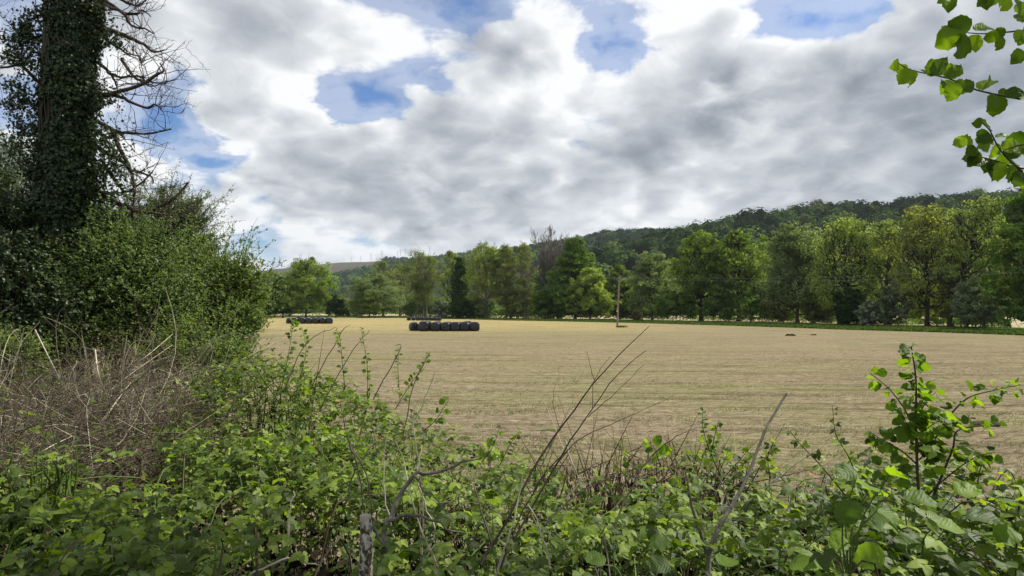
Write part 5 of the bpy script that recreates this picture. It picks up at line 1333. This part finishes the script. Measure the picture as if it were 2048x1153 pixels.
# ---- named twigs and sticks standing out of the brambles
def stick(name, label, cat, pts, r, mat, sub=(), group=None, k=18, sides=6, knots=0.0, seed=0):
    """pts: (px, py, distance)"""
    rng = np.random.default_rng(seed); P = smooth_path([at(*p) for p in pts], k)
    if knots: P = P + rng.normal(0, knots, P.shape)
    base = P[0].copy(); th = thing(name, label, cat, tuple(base), group)
    mb = MB(); tubes(mb, P - base, np.linspace(r[0], r[1], k), sides); obj('main_stem', mb.mesh('main_stem', mat, True), th)
    for sp, rr in sub:
        Q = smooth_path([at(*p) for p in sp], 12)
        if knots: Q = Q + rng.normal(0, knots, Q.shape)
        mb = MB(); tubes(mb, Q - base, np.linspace(rr, rr * .3, 12), 5); obj('side_twig', mb.mesh('side_twig', mat, True), th)
    return th
LT = 'long bare twigs leaning to the right'
stick('bare_twig', 'longest dark bare twig leaning right across the field, its tip nearest the trees', 'twig', [(960, 1130, 2.2), (1010, 1050, 2.3), (1060, 950, 2.4), (1120, 860, 2.5), (1170, 788, 2.55), (1240, 708, 2.6), (1300, 652, 2.65)], (.0052, .0012), 'dark_twig', group=LT, seed=1, knots=.002,
      sub=[([(1190, 765, 2.56), (1180, 730, 2.55), (1173, 702, 2.55)], .0014), ([(1120, 858, 2.5), (1105, 800, 2.5), (1118, 745, 2.5)], .0012)])
stick('bare_twig', 'brown bare twig below the longest one, ending just under its middle', 'twig', [(1000, 1140, 2.3), (1040, 1060, 2.35), (1095, 960, 2.45), (1150, 870, 2.5), (1190, 810, 2.55), (1240, 745, 2.6), (1294, 703, 2.65)], (.0046, .0011), 'dark_twig', group=LT, seed=2, knots=.002,
      sub=[([(1185, 820, 2.55), (1187, 770, 2.55), (1205, 735, 2.55), (1222, 712, 2.55)], .0015), ([(1175, 835, 2.55), (1225, 790, 2.6), (1290, 727, 2.65)], .0018)])
stick('bare_twig', 'thin bare twig lying lowest and flattest of the leaning bundle', 'twig', [(1020, 1080, 2.6), (1080, 960, 2.7), (1160, 880, 2.8), (1240, 842, 2.9), (1345, 794, 3.0)], (.0034, .0008), 'dark_twig', group=LT, seed=3, knots=.002)
stick('bare_twig', 'dark arching twig whose tip ends over the straw field left of the forked stick', 'twig', [(1225, 1060, 2.4), (1260, 980, 2.5), (1300, 915, 2.6), (1350, 875, 2.65), (1392, 855, 2.7)], (.0042, .001), 'dark_twig', seed=4, knots=.002,
      sub=[([(1300, 915, 2.6), (1325, 895, 2.6), (1345, 868, 2.6)], .0014)])
stick('bare_twig', 'dark twig arching low over the brambles from left to right of the twig bundle', 'twig', [(1090, 1050, 2.6), (1140, 1000, 2.7), (1190, 968, 2.8), (1250, 952, 2.9), (1310, 960, 3.0)], (.004, .0012), 'dark_twig', seed=5, knots=.002)
stick('forked_stick', 'smooth grey forked dead stick leaning right in front of the field', 'stick', [(1418, 1200, 2.05), (1417, 1120, 2.1), (1428, 1078, 2.1), (1462, 1015, 2.15), (1492, 960, 2.2), (1530, 862, 2.3), (1572, 788, 2.38)], (.0095, .0034), 'grey_twig', seed=6, knots=.0012,
      sub=[([(1417, 1118, 2.1), (1402, 1070, 2.08), (1385, 1015, 2.06), (1376, 975, 2.05), (1371, 938, 2.05)], .0065), ([(1462, 1015, 2.15), (1440, 960, 2.2), (1404, 925, 2.2)], .003)], k=22, sides=8)
stick('gnarled_branch', 'dark grey gnarled branch bending up right of the birch stump', 'branch', [(762, 1200, 1.95), (768, 1120, 2.0), (775, 1050, 2.05), (797, 1000, 2.1), (828, 952, 2.1), (870, 950, 2.12), (915, 928, 2.15), (955, 912, 2.2)], (.0095, .0036), 'grey_twig', seed=7, knots=.005,
      sub=[([(778, 1045, 2.05), (812, 1030, 2.02), (850, 1037, 2.0), (900, 1055, 2.0), (935, 1070, 2.0)], .0065), ([(828, 952, 2.1), (850, 975, 2.1), (895, 1030, 2.1)], .0045), ([(770, 1100, 2.0), (745, 1040, 2.0), (738, 1010, 2.0)], .005)], k=24, sides=8)
st = stick('birch_stump', 'thin upright cut birch trunk with a pale top at the bottom edge', 'tree stump', [(728, 1300, 1.75), (731, 1150, 1.75), (733, 1085, 1.75), (731, 1034, 1.75)], (.019, .0145), 'birch', seed=8, k=14, sides=12, knots=.0006)
mb = MB(); c = at(731, 1033, 1.75) - np.array(st.location); tubes(mb, np.array([c + [0, 0, -.012], c + [0, 0, .003], c + [.001, 0, .005]]), np.array([.0150, .0138, .001]), 12); obj('cut_top', mb.mesh('cut_top', 'cut_wood'), st)
# pale dry stalks
STALKS = [((690, 870), (735, 960), (745, 1040), 2.6, 'reddish dry bracken stalk above the birch stump', 'dead_stem'), ((700, 890), (720, 950), (728, 1030), 2.5, 'second reddish dry stalk touching the birch stump top', 'dead_stem'),
 ((905, 1180), (850, 1080), (790, 880), 2.3, 'long pale dry stalk leaning left across the gnarled branch', 'straw_stem'), ((840, 1170), (845, 1000), (822, 830), 2.6, 'upright pale stalk left of the gnarled branch tip', 'straw_stem'),
 ((985, 1170), (1025, 1050), (1045, 950), 2.2, 'pale stalk curving up right of the gnarled branch', 'straw_stem'), ((800, 1110), (770, 1000), (772, 870), 2.8, 'thin pale stalk rising in front of the mound', 'straw_stem'),
 ((1000, 1150), (960, 1010), (945, 955), 2.5, 'dull straw stalk between the branch tips and the twig bundle', 'dead_stem'), ((870, 1060), (835, 960), (845, 890), 3.0, 'straw stalk behind the gnarled branch', 'straw_stem'),
 ((745, 800), (800, 700), (790, 690), 5.0, 'thin grey stalk above the mound towards the bales', 'dead_stem'), ((805, 880), (828, 770), (860, 705), 4.6, 'thin stalk leaning right above the bramble slope', 'dead_stem'),
 ((1500, 1000), (1590, 930), (1660, 880), 3.2, 'pale dry grass stalk between forked stick and hazel shoot', 'straw_stem'), ((1570, 1060), (1640, 990), (1660, 925), 3.0, 'second pale grass stalk between forked stick and hazel shoot', 'straw_stem'),
 ((575, 1075), (580, 1020), (588, 985), 2.3, 'short twisted tan stem on the dark slope left of the stump', 'straw_stem'), ((500, 1150), (570, 1120), (640, 1128), 1.9, 'tan fallen stem lying left of the birch stump', 'straw_stem'),
 ((1128, 880), (1150, 940), (1165, 965), 3.4, 'tan stalk bent over right of the twig bundle', 'straw_stem'), ((1100, 1130), (1082, 1060), (1060, 1010), 2.1, 'tan broken stalk under the twig bundle', 'straw_stem'),
 ((870, 745), (840, 820), (800, 900), 4.8, 'pale thin stem slanting over the right shoulder of the mound', 'straw_stem'), ((640, 820), (700, 710), (740, 660), 5.2, 'thin brown stem leaning right above the mound', 'dead_stem'), ((560, 800), (610, 690), (670, 655), 5.4, 'arching brown stem above the mound left part', 'dead_stem'),
 ((620, 780), (680, 670), (700, 650), 5.5, 'brown stem rising beside the leafy shoots of the mound', 'dead_stem'), ((1500, 1105), (1600, 1098), (1700, 1120), 2.2, 'pale stem lying right of the forked stick', 'straw_stem'), ((690, 1010), (715, 930), (760, 880), 2.8, 'dry stalk slanting right above the birch stump', 'dead_stem')]
for i, (a, m, b, d, lb, mt) in enumerate(STALKS):
    stick('dry_stalk', lb, 'stalk', [(*a, d), (*m, d), (*b, d + .05)], (.0040 if d < 3.5 else .0045, .0020), mt, seed=30 + i, group='dry stalks among the brambles', k=12, sides=5, knots=.003)

# ---- leafy bramble and briar shoots above the mass
def shoot(label, pts, n, sz, mat='bramble_leaf_single', seed=0, name='bramble_shoot', bark='rust_stem', r=.0032, shapes=None, cat='shoot', group='leafy shoots rising from the brambles', spread=1.0):
    rng = np.random.default_rng(seed + 900); P = smooth_path([at(*p) for p in pts], 16); base = P[0].copy(); th = thing(name, label, cat, tuple(base), group)
    mb = MB(); tubes(mb, P - base, np.linspace(r, r * .35, 16), 5); obj('stem', mb.mesh('stem', bark, True), th)
    L = np.linspace(0, 1, 16)
    for i in range(n):
        f = .12 + .88 * (i + .5 * rng.random()) / n; p = np.array([np.interp(f, L, P[:, j]) for j in range(3)]); ax = unit(P[min(int(f * 15) + 1, 15)] - P[max(int(f * 15) - 1, 0)])
        s = rdir(rng, 1)[0]; s = unit(s - s.dot(ax) * ax); al = unit(s + ax * .55 + [0, 0, -.15]); nr = unit(np.array([.05, -.25, .75]) + rng.normal(0, .45, 3))
        z = sz * rng.uniform(.65, 1.15) * (1 - .45 * f ** 3); o = obj('leaf', shapes[rng.integers(len(shapes))], th)
        o.matrix_local = matrix(p - base + al * z * .25 * spread, al, nr, z)
    return th
def shape_set(tm, name, mat, cnt, seed, w=.03):
    out = []
    for s in range(cnt):
        mb = MB(); v, f, uv = tm; r2 = np.random.default_rng(seed + s); v = v.copy(); v[:, 2] += r2.normal(0, w, len(v)) * np.minimum(v[:, 1] * 2 + .2, 1) + .25 * r2.normal() * v[:, 0] * v[:, 1]
        mb.add(v, f, .5, uv); out.append(mb.mesh(name, mat, True))
    return out
SH_BR = shape_set(T_BRAMBLE, 'shoot_leaf', 'bramble_leaf_single', 3, 5, .02)
SH_SM = shape_set(T_TOOTH, 'small_leaf', 'hazel_leaf', 3, 15, .03)
SH_HZ = shape_set(T_HAZEL, 'hazel_leaf', 'hazel_leaf', 6, 25, .035)
SHOOTS = [
 ('tall leafy briar shoot on the mound covering the left stack of bales', [(560, 790, 5.6), (575, 720, 5.5), (585, 660, 5.5), (590, 642, 5.5)], 22, .075, SH_SM),
 ('leafy briar shoot right beside the tallest one, hanging over the left stack', [(600, 760, 5.5), (612, 700, 5.5), (604, 655, 5.5)], 18, .07, SH_SM),
 ('thin briar shoot rising right of the left stack of bales', [(690, 780, 5.4), (684, 720, 5.3), (680, 680, 5.3), (672, 655, 5.2)], 16, .06, SH_SM),
 ('tall thin briar shoot in front of the field, its tip curling between the stacks', [(735, 800, 5.3), (735, 740, 5.2), (728, 690, 5.2), (722, 655, 5.2)], 18, .06, SH_SM),
 ('briar shoot with a yellow tip below the nearest stack of bales', [(800, 800, 5.0), (796, 740, 5.0), (798, 695, 5.0)], 12, .055, SH_SM),
 ('leafy briar spray reaching right below the nearest stack of bales', [(790, 820, 4.9), (820, 770, 4.9), (845, 735, 4.9), (855, 705, 4.9)], 16, .065, SH_SM),
 ('low leafy spray right of the mound over the straw', [(850, 860, 4.6), (872, 840, 4.6), (888, 815, 4.6), (898, 800, 4.6)], 9, .085, SH_SM),
 ('briar shoot on the edge at the centre of the view', [(1000, 930, 4.2), (1020, 890, 4.2), (1040, 862, 4.2)], 10, .07, SH_SM),
 ('bramble shoot at the centre edge left of the twig bundle', [(960, 930, 4.2), (985, 895, 4.2), (1000, 852, 4.2)], 9, .07, SH_BR),
 ('upright briar shoot with reddish stem right of the twig bundle', [(1240, 960, 3.6), (1243, 910, 3.6), (1247, 872, 3.6)], 8, .055, SH_SM),
 ('briar shoot carrying round bright leaves left of the arching twig', [(1325, 950, 3.4), (1312, 905, 3.4), (1295, 880, 3.4)], 7, .075, SH_HZ),
 ('tallest bramble shoot between the arching twig and the forked stick', [(1440, 950, 3.5), (1415, 890, 3.5), (1405, 850, 3.5), (1406, 818, 3.5)], 18, .05, SH_SM),
 ('side shoot right of the tallest bramble shoot near the forked stick', [(1420, 920, 3.5), (1430, 870, 3.5), (1438, 842, 3.5)], 12, .045, SH_SM),
 ('short leafy shoot right of the forked stick against the field', [(1540, 960, 3.3), (1536, 915, 3.3), (1548, 882, 3.3)], 12, .055, SH_BR),
 ('reddish bramble shoot leaning left with a curled tip before the hazel shoot', [(1730, 1000, 2.9), (1700, 920, 2.9), (1672, 870, 2.9), (1665, 812, 2.9)], 12, .05, SH_BR),
 ('long thin bramble shoot leaning left, nearest the forked stick on its right', [(1690, 990, 2.9), (1640, 930, 2.9), (1600, 888, 2.9), (1580, 862, 2.9)], 9, .045, SH_BR),
 ('bramble shoot on the right of the hazel shoot', [(1950, 1000, 2.9), (1960, 940, 2.9), (1975, 905, 2.9)], 12, .06, SH_BR),
 ('leafy shoot rising in the bottom right corner', [(1990, 1100, 2.3), (2010, 1030, 2.3), (2030, 985, 2.3)], 11, .075, SH_BR),
]
for i, (lb, pts, n, sz, sh) in enumerate(SHOOTS): shoot(lb, pts, int(n * (1.9 if sh is SH_SM else 1.2)), sz * (.68 if sh is SH_SM else .9), seed=i, shapes=sh)

# young hazel on the right
def hazel_shrub():
    rng = np.random.default_rng(70); D = 2.7; base = at(1850, 1240, D); th = thing('hazel_shrub', 'young hazel with broad round leaves standing against the field on the right', 'shrub', tuple(base))
    arms = [([(1850, 1240), (1845, 1100), (1835, 950), (1832, 830), (1832, 760), (1822, 690)], 30, .0075), ([(1840, 900), (1815, 830), (1780, 780), (1738, 745)], 13, .004), ([(1850, 930), (1880, 860), (1930, 800), (1985, 782), (2042, 770)], 22, .0045),
            ([(1845, 1050), (1872, 980), (1905, 900), (1918, 860), (2000, 850)], 18, .006), ([(1835, 930), (1800, 900), (1765, 880), (1745, 868)], 14, .0035), ([(1845, 1000), (1900, 950), (1950, 915), (1990, 905)], 12, .0035),
            ([(1832, 840), (1855, 800), (1872, 785)], 9, .003), ([(1838, 960), (1790, 940), (1755, 935)], 10, .003), ([(1835, 880), (1815, 850), (1800, 815)], 10, .003), ([(1835, 870), (1865, 850), (1890, 835)], 12, .003), ([(1838, 920), (1860, 900), (1875, 885)], 12, .003)]
    for pts, n, r in arms:
        dd = rng.uniform(-.15, .15); m = len(pts); P = smooth_path([at(p[0], p[1], D + dd * i / m) for i, p in enumerate(pts)], 16)
        mb = MB(); tubes(mb, P - base, np.linspace(r, r * .3, 16), 6); obj('stem', mb.mesh('stem', 'dark_twig', True), th)
        L = np.linspace(0, 1, 16)
        n = int(n * 2.1)
        for i in range(n):
            f = (.05 if m < 6 else .45) + (.95 if m < 6 else .55) * (i + .6 * rng.random()) / n; f = min(f, 1)
            p = np.array([np.interp(f, L, P[:, j]) for j in range(3)]); j = min(int(f * 15), 14); ax = unit(P[j + 1] - P[j])
            s = rdir(rng, 1)[0]; s = unit(s - s.dot(ax) * ax); al = unit(s + ax * .5 + np.array([0, 0, -.2])); nr = unit(np.array([.1, -.3, .7]) + rng.normal(0, .4, 3))
            z = .052 * rng.uniform(.55, 1.15) * (1 - .25 * f); o = obj('leaf', SH_HZ[rng.integers(6)], th); o.matrix_local = matrix(p - base + al * z * .4, al, nr, z)
hazel_shrub()
# large close leaves at the bottom right
LARGE = [(1790, 1050, 70, 2.2), (1740, 975, 55, 1.9), (1700, 1000, 60, 4.4), (1810, 1000, 62, .6), (1870, 1050, 60, .3), (1930, 1030, 66, .5), (1770, 1110, 64, 3.6), (1850, 1130, 70, 5.0), (1895, 1105, 60, 4.6), (1960, 1070, 64, 1.0), (2000, 1120, 60, 2.0), (1690, 1075, 50, 2.8), (1640, 1120, 56, 2.4), (1580, 1130, 54, 1.2),
         (1715, 945, 50, 2.6), (1780, 950, 52, 1.4), (1990, 1000, 50, .5), (2030, 1060, 58, 3.0), (1835, 1080, 54, 2.9), (1755, 1020, 46, 5.5), (1910, 985, 52, .9), (1500, 1095, 50, 1.8), (1440, 1130, 52, .8), (1340, 1130, 50, 2.5), (1300, 1085, 44, .4), (1210, 1130, 48, 2.0)]
def large_leaves():
    rng = np.random.default_rng(17); base = at(1830, 1400, 1.8); th = thing('broadleaf_sapling', 'low sapling spray with the largest toothed leaves, close at the bottom right', 'sapling', tuple(base))
    hub = [at(1860, 1200, 1.75), at(1700, 1200, 1.8), at(1480, 1220, 1.8), at(1270, 1220, 1.85)]
    for k, (px, py, s, a) in enumerate(LARGE):
        d = rng.uniform(1.65, 1.9); p = at(px, py, d); z = s * .85 / F * d; al = unit(np.array([math.cos(a), rng.normal(-.4, .4), math.sin(a) * .35 - .1])); nr = unit(np.array([rng.normal(.1, .25), -.45 + rng.normal(0, .2), .8]))
        o = obj('leaf', SH_HZ[rng.integers(6)], th); o.matrix_local = matrix(p - base, al, nr, z * 1.15)
        h = min(hub, key=lambda q: abs(q[0] - p[0])); mb = MB(); tubes(mb, smooth_path([h, (h + p) / 2 + [0, .04, .03], p], 8) - base, np.linspace(.0032, .0012, 8), 5); obj('twig', mb.mesh('twig', 'green_stem'), th)
large_leaves()

# hazel hanging in from the right, above
def hazel_overhang():
    rng = np.random.default_rng(99); base = np.array([3.4, 1.6, 1.3]); th = thing('hazel_tree', 'hazel tree at the right whose leafy twigs hang into the top right corner', 'tree', tuple(base))
    D = 1.9; BOUGHS = []
    mb = MB(); tubes(mb, smooth_path([base, base + [.1, 0, 1.2], base + [0, .1, 2.4], base + [-.1, .1, 3.6]], 12) - base, np.linspace(.07, .025, 12), 10); obj('trunk', mb.mesh('trunk', 'bark', True), th)
    #        twig path px, py ; leaves (px, py, size px, angle of tip deg from right ccw, facing, )
    tw = [([(2120, 60), (2048, 62), (2000, 66), (1965, 68), (1935, 66)], 2.0), ([(2130, 215), (2048, 200), (1995, 190), (1945, 178), (1905, 160), (1865, 150), (1820, 140), (1796, 126)], 1.95), ([(2150, 420), (2070, 345), (2035, 335), (2000, 300), (1980, 262), (1962, 245)], 1.85),
          ([(2045, 343), (2000, 325), (1965, 315)], 1.85), ([(2150, 380), (2100, 300), (2048, 290), (2010, 300)], 1.8), ([(2150, -40), (2060, 10), (2030, 0), (1990, -20)], 2.0), ([(1990, -20), (1950, -15), (1895, -12)], 2.0)]
    for k, (pts, d) in enumerate(tw):
        P = smooth_path([at(p[0], p[1], d) for p in pts], 16)
        mb = MB(); tubes(mb, P - base, np.linspace(.0030, .0013, 16), 6); obj('twig', mb.mesh('twig', 'dark_twig', True), th)
        if k in (0, 1, 2, 4, 5):
            q = base + [-.05, .08, [2.0, 1.7, 1.5, 0, 1.6, 2.2][k]]; BOUGHS.append(smooth_path([q, (q + P[0]) / 2 + [0, 0, .12], P[0]], 10)); mb = MB(); tubes(mb, smooth_path([q, (q + P[0]) / 2 + [0, 0, .12], P[0]], 10) - base, np.linspace(.014, .0032, 10), 7); obj('branch', mb.mesh('branch', 'bark', True), th)
    LV = [ # base px, py, length px, direction degrees (0 right, 90 up), roll
     (1932, 68, 74, 250, .5), (1925, 60, 62, 190, -.5), (1940, 60, 56, 150, .9), (1950, 62, 52, 20, .6), (1915, 62, 66, 215, .1), (1945, 70, 46, 280, -.4),
     (1998, 70, 34, 190, 1.0), (2000, 70, 44, 255, .2), (2012, 66, 30, 170, .9), (2045, 60, 44, 250, .0), (2048, 62, 40, 300, -.5), (2060, 58, 50, 230, .6),
     (2045, 100, 42, 235, .4), (2060, 45, 46, 120, .4),
     (1798, 126, 34, 215, .7), (1805, 128, 30, 260, -.4), (1822, 138, 44, 235, .2), (1830, 140, 46, 265, .7), (1838, 140, 32, 330, 1.0), (1868, 152, 50, 75, .2), (1872, 152, 46, 120, .6), (1890, 156, 50, 40, .1), (1895, 158, 44, 60, .9), (1884, 160, 28, 265, .6),
     (1912, 166, 50, 245, .3), (1908, 164, 40, 220, -.6), (1925, 172, 46, 165, -.3), (1932, 172, 44, 195, .2), (1958, 180, 52, 38, .5), (1962, 182, 40, 60, -.4), (1948, 178, 40, 160, .5), (1992, 192, 44, 235, .2), (1995, 192, 54, 275, -.3), (1990, 192, 30, 255, 1.1), (2010, 194, 44, 25, .4), (2025, 198, 48, 40, .9), (2040, 200, 44, 350, .3), (2000, 194, 40, 30, -.2),
     (1962, 245, 42, 340, .4), (1964, 246, 30, 190, .9), (1985, 275, 34, 190, .2), (1988, 280, 42, 200, -.4), (1975, 262, 32, 215, .5), (1995, 290, 40, 255, .2), (1990, 275, 30, 15, 1.0), (2003, 300, 50, 20, .3), (2010, 295, 60, 22, -.2), (1965, 316, 44, 175, .5), (1968, 318, 48, 195, -.3), (1975, 318, 40, 250, .2), (1985, 322, 54, 265, .1), (1995, 325, 50, 285, .6), (1945, 292, 40, 140, .3), (1950, 294, 40, 255, .5),
     (2010, 328, 44, 230, -.3), (2020, 330, 46, 280, .3), (2030, 334, 50, 30, .2), (2035, 336, 50, 320, .7), (2045, 345, 46, 235, .1), (2050, 348, 46, 265, .5), (2015, 318, 44, 60, .4), (2000, 310, 40, 130, .2), (1978, 300, 44, 145, .1), (1935, 278, 34, 205, .8), (2040, 300, 40, 200, .3), (2030, 295, 36, 330, .4), (1972, 288, 36, 100, .6), (1955, 300, 36, 190, .2), (2025, 320, 40, 180, .1),
     (1880, -10, 38, 285, .2), (1894, -10, 46, 275, -.2), (1886, -10, 34, 235, .8), (1965, -16, 46, 250, .3), (1968, -14, 44, 285, -.2), (1998, -16, 40, 290, .2), (1990, -18, 42, 250, .5), (2020, -5, 42, 240, .2), (2030, 0, 44, 300, .2), (2046, 4, 40, 250, -.4), (2052, 8, 46, 290, .3)]
    for k, (px, py, ln, ang, roll) in enumerate(LV):
        d = rng.uniform(1.82, 2.0); p = at(px, py, d); a = R(ang); al = unit(np.array([math.cos(a), rng.normal(-.1, .3), math.sin(a)])); side = np.array([-math.sin(a), 0, math.cos(a)])
        nr = unit(np.array([0, -.75, .35]) + side * roll * .8 + rng.normal(0, .18, 3)); z = ln / F * d
        o = obj('leaf', SH_HZ[rng.integers(6)], th); o.matrix_local = matrix(p - base, al, nr, z * .80)
    # unseen rest of its crown, with clumps added to shade the lower left
    fo = MB(); n = 9500; T_CR = T_FAR; C = np.array([(4.3, .6, 4.9), (3.6, -.3, 5.2), (4.0, .2, 4.2), (1.6, 2.6, 5.6), (2.3, 3.3, 5.7), (.8, 2.6, 6.0), (1.9, 1.7, 5.8), (2.9, 2.6, 6.2), (2.6, .6, 6.0), (1.2, 3.6, 5.9)]); k = rng.integers(0, 10, n); o_ = rdir(rng, n) * rng.random((n, 1)) ** .4
    P = C[k] + o_ * [.9, .85, .65]; place(fo, T_FAR, P - base, unit(rdir(rng, n) + [0, 0, -.3]), unit(rdir(rng, n) * .6 + [0, 0, 1]), rng.uniform(.06, .11, n), rng.random(n))
    obj('crown', fo.mesh('crown', 'hazel_leaf_many'), th, kind='stuff')
    for bp in BOUGHS:
        m = 26; f = rng.integers(0, 10, m); pp = bp[f] + rng.normal(0, .05, (m, 3)); keep = pp[:, 0] / np.maximum(pp[:, 1], .2) > .80
        for p_ in pp[keep]:
            a_ = rng.uniform(0, 6.28); o = obj('leaf', SH_HZ[rng.integers(6)], th)
            o.matrix_local = matrix(p_ - base, np.array([math.cos(a_), math.sin(a_), -.35]), np.array([0, -.2, 1]) + rng.normal(0, .3, 3), rng.uniform(.06, .085))
    for q in range(10):
        mb = MB(); s = base + [-.05, .08, 2.9]; tubes(mb, smooth_path([s, (s + C[q]) / 2 + [0, 0, .1], C[q]], 8) - base, np.linspace(.02, .006, 8), 6); obj('branch', mb.mesh('branch', 'bark', True), th)
hazel_overhang()

def grasses():
    for i, (px, py, d, h, n, w, lb) in enumerate([(30, 1060, 2.8, .10, 24, .07, 'long green grass tuft at the bottom left edge'), (100, 990, 3.4, .08, 24, .08, 'green grass tuft below the dead canes at the left'), (560, 800, 5.8, .5, 40, .2, 'thin grass blades on top of the mound'),
                                              (1205, 950, 4.3, .35, 110, .22, 'dry brown grass tuft on the edge right of the twig bundle'), (1385, 975, 4.0, .3, 60, .15, 'dry grass tuft behind the forked stick')]):
        p = at(px, py, d); tuft(lb, px, d, w, n, h + .2, mat='grass_blade' if i < 3 else 'hay_strand', seed=60 + i, z=float(p[2]) - h, name='grass_tuft')
grasses()

# ------------------------------------------------------------------ thin summer haze over the valley
def haze():
    m, T = new_mat('haze'); out = T.n('ShaderNodeOutputMaterial'); v = T.n('ShaderNodeVolumePrincipled'); v.inputs['Density'].default_value = HAZE; v.inputs['Color'].default_value = (.78, .86, .97, 1); v.inputs['Anisotropy'].default_value = .2
    T.t.links.new(v.outputs[0], out.inputs['Volume'])
    mb = MB(); box(mb, (0, 3700, 170), (13000, 9400, 344)); o = obj('haze', mb.mesh('haze', 'haze'), kind='stuff')
HAZE = 0.00005
if HAZE: haze()
